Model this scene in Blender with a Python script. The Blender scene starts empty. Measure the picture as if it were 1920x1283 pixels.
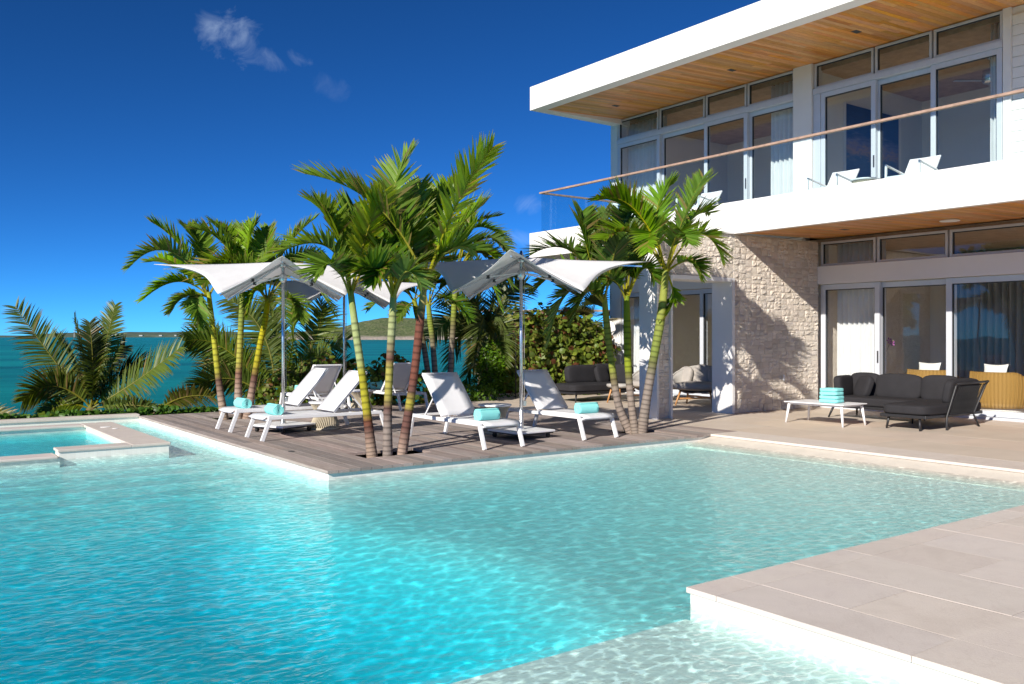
import bpy, math, random
from mathutils import Vector, Matrix, Euler
random.seed(7)
S = bpy.context.scene
COL = S.collection
R = math.radians

# ------------------------------------------------------------------ camera
FPX, HZ, CXP, EYE = 1654.0, 631.0, 960.0, 1.55
YAW = math.atan(1210.0 / FPX)
cam = bpy.data.cameras.new('camera')
cam_o = bpy.data.objects.new('camera', cam)
COL.objects.link(cam_o)
cam.sensor_width = 36.0
cam.lens = FPX / 1920.0 * 36.0
cam.shift_y = -10.5 / 1920.0
cam.clip_start = 0.05
cam.clip_end = 90000.0
cam_o.location = (0, 0, EYE)
cam_o.rotation_euler = (math.pi / 2, 0, -YAW)
S.camera = cam_o
FW = Vector((math.sin(YAW), math.cos(YAW), 0))
RT = Vector((math.cos(YAW), -math.sin(YAW), 0))
UP = Vector((0, 0, 1))


def ray(px, py):
    return FW + RT * ((px - CXP) / FPX) - UP * ((py - HZ) / FPX)


def at(px, py, d):
    return Vector((0, 0, EYE)) + ray(px, py) * d


def ground(px, py, z=0.0):
    r = ray(px, py)
    return Vector((0, 0, EYE)) + r * ((z - EYE) / r.z)


# ------------------------------------------------------------------ sky and sun
SUN_DIR = Vector((-1.0, -0.38, 0.54)).normalized()
world = bpy.data.worlds.new('World')
S.world = world
world.use_nodes = True
wn = world.node_tree
bg = wn.nodes['Background']


def NW(t):
    return wn.nodes.new(t)


sky = NW('ShaderNodeTexSky')
sky.sky_type = 'NISHITA'
sky.sun_disc = False
sky.sun_elevation = math.asin(SUN_DIR.z)
sky.sun_rotation = math.atan2(SUN_DIR.x, SUN_DIR.y)
sky.altitude = 3000
sky.air_density = 0.6
sky.dust_density = 0.0
sky.ozone_density = 6.0
tint = NW('ShaderNodeMix'); tint.data_type = 'RGBA'; tint.blend_type = 'MULTIPLY'
tint.inputs[0].default_value = 1.0
tint.inputs[7].default_value = (0.155, 0.43, 0.53, 1)
skg = NW('ShaderNodeGamma'); skg.inputs[1].default_value = 1.22
wn.links.new(sky.outputs[0], skg.inputs[0])
wn.links.new(skg.outputs[0], tint.inputs[6])
# a few thin fair-weather clouds, given by their direction in the sky
tcw = NW('ShaderNodeTexCoord')
cn = NW('ShaderNodeTexNoise'); cn.inputs['Scale'].default_value = 26; cn.inputs['Detail'].default_value = 6
cn.inputs['Roughness'].default_value = 0.62; cn.inputs['Distortion'].default_value = 0.6
wn.links.new(tcw.outputs['Generated'], cn.inputs['Vector'])


def wmath(op, a, b=None, clamp=False):
    n = NW('ShaderNodeMath'); n.operation = op; n.use_clamp = clamp
    for i, v in enumerate((a, b)):
        if v is None:
            continue
        if isinstance(v, (int, float)):
            n.inputs[i].default_value = v
        else:
            wn.links.new(v, n.inputs[i])
    return n.outputs[0]


def cloud(px, py, rx, ry, tilt, dens):
    c = ray(px, py).normalized()
    r = c.cross(UP).normalized(); u = r.cross(c)
    ct, st = math.cos(tilt), math.sin(tilt)
    a1 = (r * ct + u * st) / rx
    a2 = (u * ct - r * st) / ry
    tot = None
    for a in (a1, a2):
        n = NW('ShaderNodeVectorMath'); n.operation = 'DOT_PRODUCT'
        wn.links.new(tcw.outputs['Generated'], n.inputs[0]); n.inputs[1].default_value = a
        s = wmath('POWER', wmath('ABSOLUTE', n.outputs['Value']), 2.0)
        tot = s if tot is None else wmath('ADD', tot, s)
    n = NW('ShaderNodeVectorMath'); n.operation = 'DOT_PRODUCT'
    wn.links.new(tcw.outputs['Generated'], n.inputs[0]); n.inputs[1].default_value = c
    front = wmath('GREATER_THAN', n.outputs['Value'], 0.5)
    m = wmath('SUBTRACT', 1.0, tot)
    m = wmath('ADD', m, wmath('MULTIPLY', wmath('SUBTRACT', cn.outputs[0], 0.56), 5.0))
    m = wmath('MULTIPLY', wmath('POWER', wmath('MULTIPLY', m, 0.42, True), 1.3), front)
    return wmath('MULTIPLY', m, dens)


cm = None
for args in ((440, 72, .042, .030, -.35, .42), (515, 108, .045, .016, -.2, .30), (610, 160, .030, .016, -.3, .12),
             (988, 384, .020, .016, 0, .32), (975, 448, .040, .014, .1, .22), (800, 365, .03, .012, 0, .12), (12, 582, .012, .005, 0, .25)):
    c_ = cloud(*args)
    cm = c_ if cm is None else wmath('MAXIMUM', cm, c_)
mixc = NW('ShaderNodeMix'); mixc.data_type = 'RGBA'
wn.links.new(cm, mixc.inputs[0])
wn.links.new(tint.outputs[2], mixc.inputs[6])
mixc.inputs[7].default_value = (5.2, 6.3, 7.6, 1)
wn.links.new(mixc.outputs[2], bg.inputs[0])
bg.inputs[1].default_value = 0.10

sun = bpy.data.lights.new('sun', 'SUN')
sun.energy = 4.0
sun.angle = R(0.53)
sun.color = (1.0, 0.93, 0.83)
sun_o = bpy.data.objects.new('sun', sun)
COL.objects.link(sun_o)
sun_o.location = (-30, -10, 30)
sun_o.rotation_euler = SUN_DIR.to_track_quat('Z', 'Y').to_euler()

S.view_settings.view_transform = 'Standard'
S.view_settings.look = 'None'
S.view_settings.exposure = 0.78
S.view_settings.gamma = 1.0
S.view_settings.use_curve_mapping = False
S.cycles.use_denoising = True
S.cycles.max_bounces = 12
S.cycles.diffuse_bounces = 6
S.cycles.glossy_bounces = 4
S.cycles.transparent_max_bounces = 16
S.cycles.sample_clamp_indirect = 8.0
S.cycles.caustics_reflective = False
S.cycles.caustics_refractive = False


# ------------------------------------------------------------------ helpers
def mat(name):
    m = bpy.data.materials.new(name)
    m.use_nodes = True
    return m


class NT:
    """short wrapper round a material's node tree"""

    def __init__(s, m):
        s.m = m; s.t = m.node_tree; s.b = s.t.nodes['Principled BSDF']; s.o = s.t.nodes['Material Output']

    def n(s, typ, **kw):
        x = s.t.nodes.new(typ)
        for k, v in kw.items():
            if k.startswith('i_'):
                x.inputs[k[2:].replace('_', ' ')].default_value = v
            else:
                setattr(x, k, v)
        return x

    def l(s, a, b):
        s.t.links.new(a, b)

    def mapping(s, scale=(1, 1, 1), coord='Object'):
        tc = s.n('ShaderNodeTexCoord')
        mp = s.n('ShaderNodeMapping')
        mp.inputs['Scale'].default_value = scale
        s.l(tc.outputs[coord], mp.inputs[0])
        return mp.outputs[0]

    def noise(s, scale, detail=4, rough=.55, vec=None, dist=0.0):
        x = s.n('ShaderNodeTexNoise')
        x.inputs['Scale'].default_value = scale; x.inputs['Detail'].default_value = detail
        x.inputs['Roughness'].default_value = rough; x.inputs['Distortion'].default_value = dist
        if vec is not None:
            s.l(vec, x.inputs['Vector'])
        return x.outputs[0]

    def ramp(s, fac, stops):
        x = s.n('ShaderNodeValToRGB')
        e = x.color_ramp.elements
        while len(e) < len(stops):
            e.new(.5)
        for el, (p, c) in zip(e, stops):
            el.position = p
            el.color = (c[0], c[1], c[2], 1) if not isinstance(c, (int, float)) else (c, c, c, 1)
        s.l(fac, x.inputs[0])
        return x.outputs[0]

    def mix(s, fac, a, b, blend='MIX'):
        x = s.n('ShaderNodeMix', data_type='RGBA', blend_type=blend)
        for i, v in ((0, fac), (6, a), (7, b)):
            if isinstance(v, (int, float)):
                x.inputs[i].default_value = v
            elif isinstance(v, tuple):
                x.inputs[i].default_value = (v[0], v[1], v[2], 1)
            else:
                s.l(v, x.inputs[i])
        return x.outputs[2]

    def math(s, op, a, b=None, clamp=False):
        x = s.n('ShaderNodeMath', operation=op, use_clamp=clamp)
        for i, v in enumerate((a, b)):
            if v is None:
                continue
            if isinstance(v, (int, float)):
                x.inputs[i].default_value = v
            else:
                s.l(v, x.inputs[i])
        return x.outputs[0]

    def bump(s, h, dist=.01, strength=1.0, normal=None):
        x = s.n('ShaderNodeBump')
        x.inputs['Distance'].default_value = dist; x.inputs['Strength'].default_value = strength
        s.l(h, x.inputs['Height'])
        if normal is not None:
            s.l(normal, x.inputs['Normal'])
        return x.outputs[0]

    def base(s, c):
        if isinstance(c, tuple):
            s.b.inputs['Base Color'].default_value = (c[0], c[1], c[2], 1)
        else:
            s.l(c, s.b.inputs['Base Color'])
        return s

    def rough(s, v):
        if isinstance(v, (int, float)):
            s.b.inputs['Roughness'].default_value = v
        else:
            s.l(v, s.b.inputs['Roughness'])
        return s

    def normal(s, v):
        s.l(v, s.b.inputs['Normal'])
        return s


def simple(name, col, rough=.5, metal=0.0, var=.08, scale=6, bump=0.0, bscale=60, spec=.5):
    m = mat(name); t = NT(m)
    v = t.mapping()
    nz = t.noise(scale, 4, .6, v)
    lo = tuple(c * (1 - var) for c in col); hi = tuple(min(1, c * (1 + var)) for c in col)
    t.base(t.ramp(nz, [(.3, lo), (.7, hi)])).rough(rough)
    t.b.inputs['Metallic'].default_value = metal
    t.b.inputs['Specular IOR Level'].default_value = spec
    if bump:
        t.normal(t.bump(t.noise(bscale, 3, .6, v), bump))
    return m


def hsv_random(t, col, dh=.0, dv=.3, ds=.1):
    """per-object variation of a colour socket"""
    oi = t.n('ShaderNodeObjectInfo')
    hs = t.n('ShaderNodeHueSaturation')
    mr = t.n('ShaderNodeMapRange')
    mr.inputs['To Min'].default_value = 1 - dv; mr.inputs['To Max'].default_value = 1 + dv
    t.l(oi.outputs['Random'], mr.inputs['Value']); t.l(mr.outputs[0], hs.inputs['Value'])
    r2 = t.math('FRACT', t.math('MULTIPLY', oi.outputs['Random'], 17.31))
    ms = t.n('ShaderNodeMapRange'); ms.inputs['To Min'].default_value = 1 - ds; ms.inputs['To Max'].default_value = 1 + ds
    t.l(r2, ms.inputs['Value']); t.l(ms.outputs[0], hs.inputs['Saturation'])
    if dh:
        r3 = t.math('FRACT', t.math('MULTIPLY', oi.outputs['Random'], 41.7))
        mh = t.n('ShaderNodeMapRange'); mh.inputs['To Min'].default_value = .5 - dh; mh.inputs['To Max'].default_value = .5 + dh
        t.l(r3, mh.inputs['Value']); t.l(mh.outputs[0], hs.inputs['Hue'])
    t.l(col, hs.inputs['Color'])
    return hs.outputs[0]


M = {}
M['white'] = simple('white render', (.79, .78, .765), .65, var=.035, scale=.9, bump=.001, bscale=120, spec=.3)
M['white_frame'] = simple('white powder coat', (.80, .80, .81), .4, var=.02)
M['plaster'] = simple('interior plaster', (.84, .82, .76), .8, var=.03, scale=1)
M['alu'] = simple('pale anodised window frame', (.60, .63, .68), .38, metal=.15, var=.03)
M['dark_gasket'] = simple('dark gasket', (.03, .035, .04), .5)
M['steel'] = simple('brushed steel', (.62, .64, .66), .25, metal=.9, var=.05)
M['black_metal'] = simple('black powder coat', (.018, .018, .02), .45)
M['rubber'] = simple('black rubber', (.02, .02, .02), .7)
M['teak'] = simple('teak legs', (.48, .24, .09), .5, var=.2, scale=12)
M['tan_floor'] = simple('interior stone floor', (.62, .55, .45), .35, var=.06, scale=2)
M['far_white'] = simple('far off white walls', (.42, .43, .43), .8)
M['soil'] = simple('soil', (.10, .065, .04), .95, var=.4, scale=18, bump=.02, bscale=25)
M['dark_wood'] = simple('dark ceiling timber', (.42, .29, .20), .5, var=.2, scale=5)
M['rail_wood'] = simple('weathered handrail timber', (.36, .24, .18), .6, var=.25, scale=9)
M['handle'] = simple('dark pull', (.05, .05, .055), .4)

# soffit boards
m = mat('cedar soffit boards'); t = NT(m)
v = t.mapping((1.2, 22, 22))
g = t.noise(3.0, 5, .6, v, .4)
c = t.ramp(g, [(.25, (.48, .185, .042)), (.55, (.66, .30, .075)), (.8, (.76, .39, .12))])
t.base(hsv_random(t, c, .010, .2, .12)).rough(.38)
M['soffit'] = m
# deck planks
m = mat('weathered deck boards'); t = NT(m)
v = t.mapping((26, 1.3, 26))
g = t.noise(2.2, 6, .65, v, .3)
c = t.ramp(g, [(.25, (.18, .14, .122)), (.5, (.32, .26, .232)), (.78, (.45, .385, .355))])
v2 = t.mapping()
c = t.mix(t.ramp(t.noise(1.3, 4, .6, v2), [(.35, 0.0), (.7, .55)]), c, (.36, .31, .29))
t.base(hsv_random(t, c, .012, .27, .2)).rough(.75)
t.normal(t.bump(g, .004))
M['deck'] = m
# pool terrace slabs
m = mat('pale limestone paving'); t = NT(m)
v = t.mapping()
g = t.noise(1.4, 6, .6, v, .5)
g2 = t.noise(14, 4, .6, v)
c = t.ramp(g, [(.3, (.58, .515, .46)), (.5, (.645, .58, .52)), (.62, (.615, .55, .50)), (.78, (.68, .615, .555))])
c = t.mix(t.ramp(g2, [(.55, 0.0), (.8, .25)]), c, (.62, .56, .48))
vein = t.ramp(t.math('ABSOLUTE', t.math('SUBTRACT', t.noise(1.7, 7, .68, v, 1.2), .5)), [(.0, .16), (.018, 0.0)])
c = t.mix(vein, c, (.40, .33, .28))
spk = t.ramp(t.noise(95, 2, .5, v), [(.66, 0.0), (.74, .35)])
c = t.mix(spk, c, (.42, .36, .31))
stn = t.ramp(t.noise(.8, 5, .7, v, .8), [(.54, 0.0), (.72, .22)])
c = t.mix(stn, c, (.47, .41, .355))
t.base(hsv_random(t, c, .004, .04, .10)).rough(.62)
t.normal(t.bump(t.noise(70, 4, .6, v), .002))
M['paving'] = m
m = mat('tan terrace slabs'); t = NT(m)
v = t.mapping()
g = t.noise(1.1, 5, .6, v, .4)
c = t.ramp(g, [(.3, (.54, .455, .37)), (.7, (.63, .535, .44))])
t.base(hsv_random(t, c, .004, .05, .08)).rough(.6)
t.normal(t.bump(t.noise(60, 4, .6, v), .0015))
M['tan'] = m
M['grout'] = simple('joint sand', (.36, .29, .23), .9, var=.15, scale=20)
# limestone ashlar
m = mat('split limestone'); t = NT(m)
v = t.mapping()
g = t.noise(9, 6, .65, v)
c = t.ramp(g, [(.25, (.78, .69, .58)), (.6, (.87, .79, .69)), (.85, (.90, .84, .75))])
t.base(hsv_random(t, c, .006, .09, .12)).rough(.85)
t.normal(t.bump(t.noise(22, 7, .75, v), .03))
M['stone'] = m
M['mortar'] = simple('stone wall backing', (.70, .62, .54), .95, var=.12, scale=20)
# pool interior
m = mat('pool plaster'); t = NT(m)
v = t.mapping()
br = t.n('ShaderNodeTexBrick', offset=.0)
br.inputs['Scale'].default_value = 9.0; br.inputs['Mortar Size'].default_value = .012
br.inputs['Color1'].default_value = (.80, .79, .735, 1); br.inputs['Color2'].default_value = (.84, .83, .775, 1); br.inputs['Mortar'].default_value = (.74, .72, .66, 1)
br.inputs['Brick Width'].default_value = .5; br.inputs['Row Height'].default_value = .5
t.l(v, br.inputs['Vector'])
c = t.mix(t.ramp(t.noise(2.2, 4, .6, v), [(.4, 0.0), (.8, .3)]), br.outputs[0], (.78, .74, .64))
t.base(c).rough(.5)
M['pool'] = m


def schlick(t, normal, f0, scale, power=5.0):
    """view-angle reflectance that is the same from both sides of the sheet"""
    geo = t.n('ShaderNodeNewGeometry')
    d = t.n('ShaderNodeVectorMath', operation='DOT_PRODUCT')
    t.l(geo.outputs['Incoming'], d.inputs[0])
    t.l(normal if normal is not None else geo.outputs['Normal'], d.inputs[1])
    c = t.math('ABSOLUTE', d.outputs['Value'])
    p = t.math('POWER', t.math('SUBTRACT', 1.0, c, True), power)
    return t.math('ADD', t.math('MULTIPLY', p, (1 - f0) * scale), f0, True)


def water_material(name, dens, causto):
    m = mat(name); t = NT(m); t.t.nodes.remove(t.b)
    tc = t.n('ShaderNodeTexCoord'); co = tc.outputs['Object']
    mp = t.n('ShaderNodeMapping'); mp.inputs['Rotation'].default_value = (0, 0, R(28)); mp.inputs['Scale'].default_value = (1.0, 1.5, 1)
    t.l(co, mp.inputs[0])
    n1 = t.noise(10.0, 3, .55, mp.outputs[0], .5)
    n2 = t.noise(1.1, 2, .5, mp.outputs[0], .2)
    h = t.math('ADD', t.math('MULTIPLY', n1, .5), t.math('MULTIPLY', n2, .8))
    bp = t.bump(h, .048)
    # caustics painted into the transparent colour: strong over shallow ledges, soft over deep end
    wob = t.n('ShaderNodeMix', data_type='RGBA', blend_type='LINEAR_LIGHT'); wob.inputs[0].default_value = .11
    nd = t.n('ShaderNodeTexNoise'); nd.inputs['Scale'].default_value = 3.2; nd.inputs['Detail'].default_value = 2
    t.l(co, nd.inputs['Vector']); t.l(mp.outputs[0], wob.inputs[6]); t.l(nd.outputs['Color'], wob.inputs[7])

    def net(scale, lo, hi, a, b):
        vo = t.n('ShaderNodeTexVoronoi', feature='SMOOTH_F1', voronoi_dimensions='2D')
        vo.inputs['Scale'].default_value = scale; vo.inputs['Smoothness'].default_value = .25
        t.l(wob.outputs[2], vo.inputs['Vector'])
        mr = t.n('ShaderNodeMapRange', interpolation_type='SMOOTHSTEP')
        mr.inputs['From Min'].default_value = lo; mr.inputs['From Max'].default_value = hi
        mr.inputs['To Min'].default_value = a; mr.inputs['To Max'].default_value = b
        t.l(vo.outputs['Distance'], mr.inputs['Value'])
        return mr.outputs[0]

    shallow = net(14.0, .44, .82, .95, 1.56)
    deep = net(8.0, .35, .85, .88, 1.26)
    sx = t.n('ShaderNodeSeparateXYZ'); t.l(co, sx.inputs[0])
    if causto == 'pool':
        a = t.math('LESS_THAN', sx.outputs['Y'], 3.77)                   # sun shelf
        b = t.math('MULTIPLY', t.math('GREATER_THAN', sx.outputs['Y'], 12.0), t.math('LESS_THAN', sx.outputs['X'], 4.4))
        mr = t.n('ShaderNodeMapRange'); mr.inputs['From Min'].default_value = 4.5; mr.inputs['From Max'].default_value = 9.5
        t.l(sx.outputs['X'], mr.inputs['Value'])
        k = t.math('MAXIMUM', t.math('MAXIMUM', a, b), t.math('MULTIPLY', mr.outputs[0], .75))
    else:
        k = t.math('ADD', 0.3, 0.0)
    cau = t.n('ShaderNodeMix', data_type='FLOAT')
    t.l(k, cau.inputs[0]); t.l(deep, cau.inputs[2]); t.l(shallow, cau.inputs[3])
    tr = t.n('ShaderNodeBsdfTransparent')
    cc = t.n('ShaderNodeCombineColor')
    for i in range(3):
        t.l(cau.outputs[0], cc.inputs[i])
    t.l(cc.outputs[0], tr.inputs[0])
    rf = t.n('ShaderNodeBsdfRefraction'); rf.inputs['IOR'].default_value = 1.2; rf.inputs['Roughness'].default_value = 0
    gl = t.n('ShaderNodeBsdfGlossy'); gl.inputs['Roughness'].default_value = .04
    for q in (rf, gl):
        t.l(bp, q.inputs['Normal'])
    m1 = t.n('ShaderNodeMixShader'); m1.inputs[0].default_value = .10
    t.l(tr.outputs[0], m1.inputs[1]); t.l(rf.outputs[0], m1.inputs[2])
    m2 = t.n('ShaderNodeMixShader')
    t.l(schlick(t, bp, .012, .62), m2.inputs[0]); t.l(m1.outputs[0], m2.inputs[1]); t.l(gl.outputs[0], m2.inputs[2])
    t.l(m2.outputs[0], t.o.inputs['Surface'])
    va = t.n('ShaderNodeVolumeAbsorption')
    va.inputs['Color'].default_value = (0.0, .882, .952, 1); va.inputs['Density'].default_value = dens
    t.l(va.outputs[0], t.o.inputs['Volume'])
    return m


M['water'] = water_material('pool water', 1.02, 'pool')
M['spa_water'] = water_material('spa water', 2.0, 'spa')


def glass_material(name, tintc, f0, scale):
    m = mat(name); t = NT(m); t.t.nodes.remove(t.b)
    tr = t.n('ShaderNodeBsdfTransparent'); tr.inputs[0].default_value = (*tintc, 1)
    gl = t.n('ShaderNodeBsdfGlossy'); gl.inputs['Roughness'].default_value = .005
    v = t.mapping()
    bp = t.bump(t.noise(.7, 2, .5, v), .004)
    t.l(bp, gl.inputs['Normal'])
    mx = t.n('ShaderNodeMixShader')
    t.l(schlick(t, None, f0, scale), mx.inputs[0]); t.l(tr.outputs[0], mx.inputs[1]); t.l(gl.outputs[0], mx.inputs[2])
    t.l(mx.outputs[0], t.o.inputs['Surface'])
    return m


M['glass'] = glass_material('window glass', (.975, .985, .985), .04, .6)
M['rail_glass'] = glass_material('balustrade glass', (.90, .965, .97), .03, .6)


def cloth(name, col, trans=.25, rough=.8, var=.03, weave=0.0, wscale=300):
    m = mat(name); t = NT(m)
    v = t.mapping()
    nz = t.noise(4, 4, .6, v)
    c = t.ramp(nz, [(.3, tuple(x * (1 - var) for x in col)), (.7, tuple(min(1, x * (1 + var)) for x in col))])
    t.base(c).rough(rough)
    t.b.inputs['Specular IOR Level'].default_value = .2
    if weave:
        t.normal(t.bump(t.noise(wscale, 3, .6, v), weave))
    if trans:
        tl = t.n('ShaderNodeBsdfTranslucent'); t.l(c, tl.inputs[0])
        mx = t.n('ShaderNodeMixShader'); mx.inputs[0].default_value = trans
        t.l(t.b.outputs[0], mx.inputs[1]); t.l(tl.outputs[0], mx.inputs[2])
        t.l(mx.outputs[0], t.o.inputs['Surface'])
    return m


M['canopy'] = cloth('white canopy cloth', (.82, .82, .83), .36)
M['sling'] = cloth('white mesh sling', (.78, .78, .80), .12, .6)
M['curtain'] = cloth('white curtain', (.86, .87, .88), .3)
M['sheer'] = cloth('grey sheer curtain', (.42, .45, .50), .35)
M['towel'] = cloth('aqua towel', (.27, .74, .72), 0, .95, .06, .006, 140)
M['charcoal'] = cloth('charcoal cushion', (.027, .026, .029), 0, .85, .12, .0012, 260)
M['taupe'] = cloth('taupe cushion', (.36, .33, .30), 0, .9, .08, .004, 40)
M['white_cushion'] = cloth('white cushion', (.80, .79, .76), 0, .9, .03, .003, 60)
M['rope'] = cloth('grey rope weave', (.40, .38, .35), 0, .9, .15, .004, 90)
M['rope_tan'] = cloth('straw rope', (.50, .44, .33), 0, .9, .15, .004, 90)
M['black_rope'] = cloth('black rope', (.025, .025, .027), 0, .8, .2)
M['navy'] = cloth('navy cloth', (.012, .03, .06), 0, .9)
# rattan
m = mat('golden rattan'); t = NT(m)
v = t.mapping()
wv = t.n('ShaderNodeTexWave', wave_type='BANDS', bands_direction='Z'); wv.inputs['Scale'].default_value = 28; wv.inputs['Distortion'].default_value = 1.0; wv.inputs['Detail'].default_value = 2
t.l(v, wv.inputs['Vector'])
t.base(t.ramp(wv.outputs[0], [(.1, (.36, .19, .045)), (.6, (.58, .35, .10))])).rough(.55)
t.normal(t.bump(wv.outputs[0], .006))
M['rattan'] = m


def colour_attr_mat(name, rough=.5, trans=0.0, dv=.2, bump=None, spec=.4, ds=.1, dh=.01):
    m = mat(name); t = NT(m)
    at_ = t.n('ShaderNodeAttribute', attribute_name='Col')
    c = hsv_random(t, at_.outputs['Color'], dh, dv, ds)
    v = t.mapping()
    c = t.mix(.35, c, t.ramp(t.noise(9, 4, .6, v), [(.3, .55), (.7, 1.0)]), 'MULTIPLY')
    t.base(c).rough(rough)
    t.b.inputs['Specular IOR Level'].default_value = spec
    if bump:
        t.normal(t.bump(t.noise(bump[0], 4, .6, v), bump[1]))
    if trans:
        tl = t.n('ShaderNodeBsdfTranslucent')
        c2 = t.mix(1.0, c, (1.35, 1.25, .5), 'MULTIPLY')
        t.l(c2, tl.inputs[0])
        mx = t.n('ShaderNodeMixShader'); mx.inputs[0].default_value = trans
        t.l(t.b.outputs[0], mx.inputs[1]); t.l(tl.outputs[0], mx.inputs[2])
        t.l(mx.outputs[0], t.o.inputs['Surface'])
    return m


M['leaf'] = colour_attr_mat('palm leaf', .40, .48, .16)
M['shrub'] = colour_attr_mat('shrub leaf', .42, .38, .1)
M['trunk'] = colour_attr_mat('palm trunk', .75, 0, .08, (40, .006), .2)


class MB:
    def __init__(s):
        s.v = []; s.f = []; s.m = []; s.c = []

    def add(s, vs, fs, mi=0, col=None):
        o = len(s.v)
        s.v += [tuple(p) for p in vs]
        s.f += [tuple(i + o for i in f) for f in fs]
        s.m += [mi] * len(fs)
        if isinstance(col, list):
            s.c += col
        else:
            s.c += [col or (1, 1, 1)] * len(vs)
        return s

    def box(s, x0, x1, y0, y1, z0, z1, mi=0):
        vs = [(x, y, z) for z in (z0, z1) for y in (y0, y1) for x in (x0, x1)]
        return s.add(vs, [(0, 2, 3, 1), (4, 5, 7, 6), (0, 1, 5, 4), (2, 6, 7, 3), (0, 4, 6, 2), (1, 3, 7, 5)], mi)

    def bar(s, p, q, w, h, up=(0, 0, 1), mi=0):
        p, q = Vector(p), Vector(q)
        d = (q - p).normalized(); u = Vector(up)
        if abs(d.dot(u)) > .98:
            u = Vector((1, 0, 0))
        a = d.cross(u).normalized() * (w / 2); b = a.cross(d).normalized() * (h / 2)
        vs = [e + sa * a + sb * b for e in (p, q) for sa, sb in ((-1, -1), (1, -1), (1, 1), (-1, 1))]
        return s.add(vs, [(0, 1, 2, 3), (7, 6, 5, 4), (0, 4, 5, 1), (1, 5, 6, 2), (2, 6, 7, 3), (3, 7, 4, 0)], mi)

    def tube(s, pts, rad, n=8, mi=0, cols=None, cap=True):
        pts = [Vector(p) for p in pts]
        if not isinstance(rad, (list, tuple)):
            rad = [rad] * len(pts)
        vs = []; cs = []
        a = None
        for i, p in enumerate(pts):
            d = (pts[min(i + 1, len(pts) - 1)] - pts[max(i - 1, 0)]).normalized()
            if a is None:
                a = d.cross(UP if abs(d.z) < .9 else Vector((1, 0, 0))).normalized()
            else:
                a = (a - d * a.dot(d)).normalized()
            b = d.cross(a)
            for k in range(n):
                th = 2 * math.pi * k / n
                vs.append(p + (a * math.cos(th) + b * math.sin(th)) * rad[i])
                cs.append(cols[i] if cols else (1, 1, 1))
        fs = []
        for i in range(len(pts) - 1):
            for k in range(n):
                k2 = (k + 1) % n
                fs.append((i * n + k, i * n + k2, (i + 1) * n + k2, (i + 1) * n + k))
        if cap:
            fs.append(tuple(range(n))[::-1]); fs.append(tuple((len(pts) - 1) * n + k for k in range(n)))
        return s.add(vs, fs, mi, cs)

    def lathe(s, prof, n=20, c=(0, 0), mi=0, cap=True, sx=1.0, sy=1.0):
        vs = []
        for r, z in prof:
            for k in range(n):
                th = 2 * math.pi * k / n
                vs.append((c[0] + r * sx * math.cos(th), c[1] + r * sy * math.sin(th), z))
        fs = []
        for i in range(len(prof) - 1):
            for k in range(n):
                k2 = (k + 1) % n
                fs.append((i * n + k, i * n + k2, (i + 1) * n + k2, (i + 1) * n + k))
        if cap:
            fs.append(tuple(range(n))[::-1]); fs.append(tuple((len(prof) - 1) * n + k for k in range(n)))
        return s.add(vs, fs, mi)

    def cushion(s, c, size, rot=(0, 0, 0), p=.28, n=9, puff=.0):
        """soft rounded box"""
        mt = Euler(rot).to_matrix()
        idx = {}; vs = []; fs = []

        def vert(key):
            if key in idx:
                return idx[key]
            q = Vector([2 * k / n - 1 for k in key])
            mx = max(abs(q.x), abs(q.y), abs(q.z))
            e = 1 / p
            l = (abs(q.x) ** e + abs(q.y) ** e + abs(q.z) ** e) ** p
            q = q * (1.0 / l)
            sgn = [abs(k) for k in q]
            if puff:
                q.z *= 1 + puff * (1 - sgn[0] ** 2) * (1 - sgn[1] ** 2)
            w = Vector((q.x * size[0] / 2, q.y * size[1] / 2, q.z * size[2] / 2))
            idx[key] = len(vs); vs.append(mt @ w + Vector(c))
            return idx[key]
        for ax in range(3):
            for sd in (0, n):
                for i in range(n):
                    for j in range(n):
                        ks = []
                        for (a, b) in ((i, j), (i + 1, j), (i + 1, j + 1), (i, j + 1)):
                            k = [0, 0, 0]; k[ax] = sd; k[(ax + 1) % 3] = a; k[(ax + 2) % 3] = b
                            ks.append(vert(tuple(k)))
                        fs.append(tuple(ks) if sd else tuple(ks[::-1]))
        return s.add(vs, fs)

    def build(s, name, mats, parent=None, smooth=False, bevel=0.0, solid=0.0):
        me = bpy.data.meshes.new(name)
        me.from_pydata(s.v, [], s.f)
        if not isinstance(mats, (list, tuple)):
            mats = [mats]
        for q in mats:
            me.materials.append(M[q] if isinstance(q, str) else q)
        if len(mats) > 1:
            me.polygons.foreach_set('material_index', s.m)
        if smooth:
            me.polygons.foreach_set('use_smooth', [True] * len(me.polygons))
        if any(c != (1, 1, 1) for c in s.c):
            a = me.color_attributes.new('Col', 'FLOAT_COLOR', 'POINT')
            flat = []
            for c in s.c:
                flat += [c[0], c[1], c[2], 1.0]
            a.data.foreach_set('color', flat)
        me.update()
        o = bpy.data.objects.new(name, me)
        COL.objects.link(o)
        if parent is not None:
            o.parent = parent
        if solid:
            md = o.modifiers.new('thickness', 'SOLIDIFY'); md.thickness = solid; md.offset = 0
        if bevel:
            md = o.modifiers.new('edge', 'BEVEL'); md.width = bevel; md.segments = 2; md.limit_method = 'ANGLE'; md.angle_limit = R(40)
        return o


def empty(name, loc=(0, 0, 0), rz=0.0):
    o = bpy.data.objects.new(name, None)
    COL.objects.link(o)
    o.location = loc
    o.rotation_euler = (0, 0, rz)
    o.empty_display_size = .2
    return o


def tag(o, label=None, cat=None, group=None, kind=None):
    if label: o['label'] = label
    if cat: o['category'] = cat
    if group: o['group'] = group
    if kind: o['kind'] = kind
    return o


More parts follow.
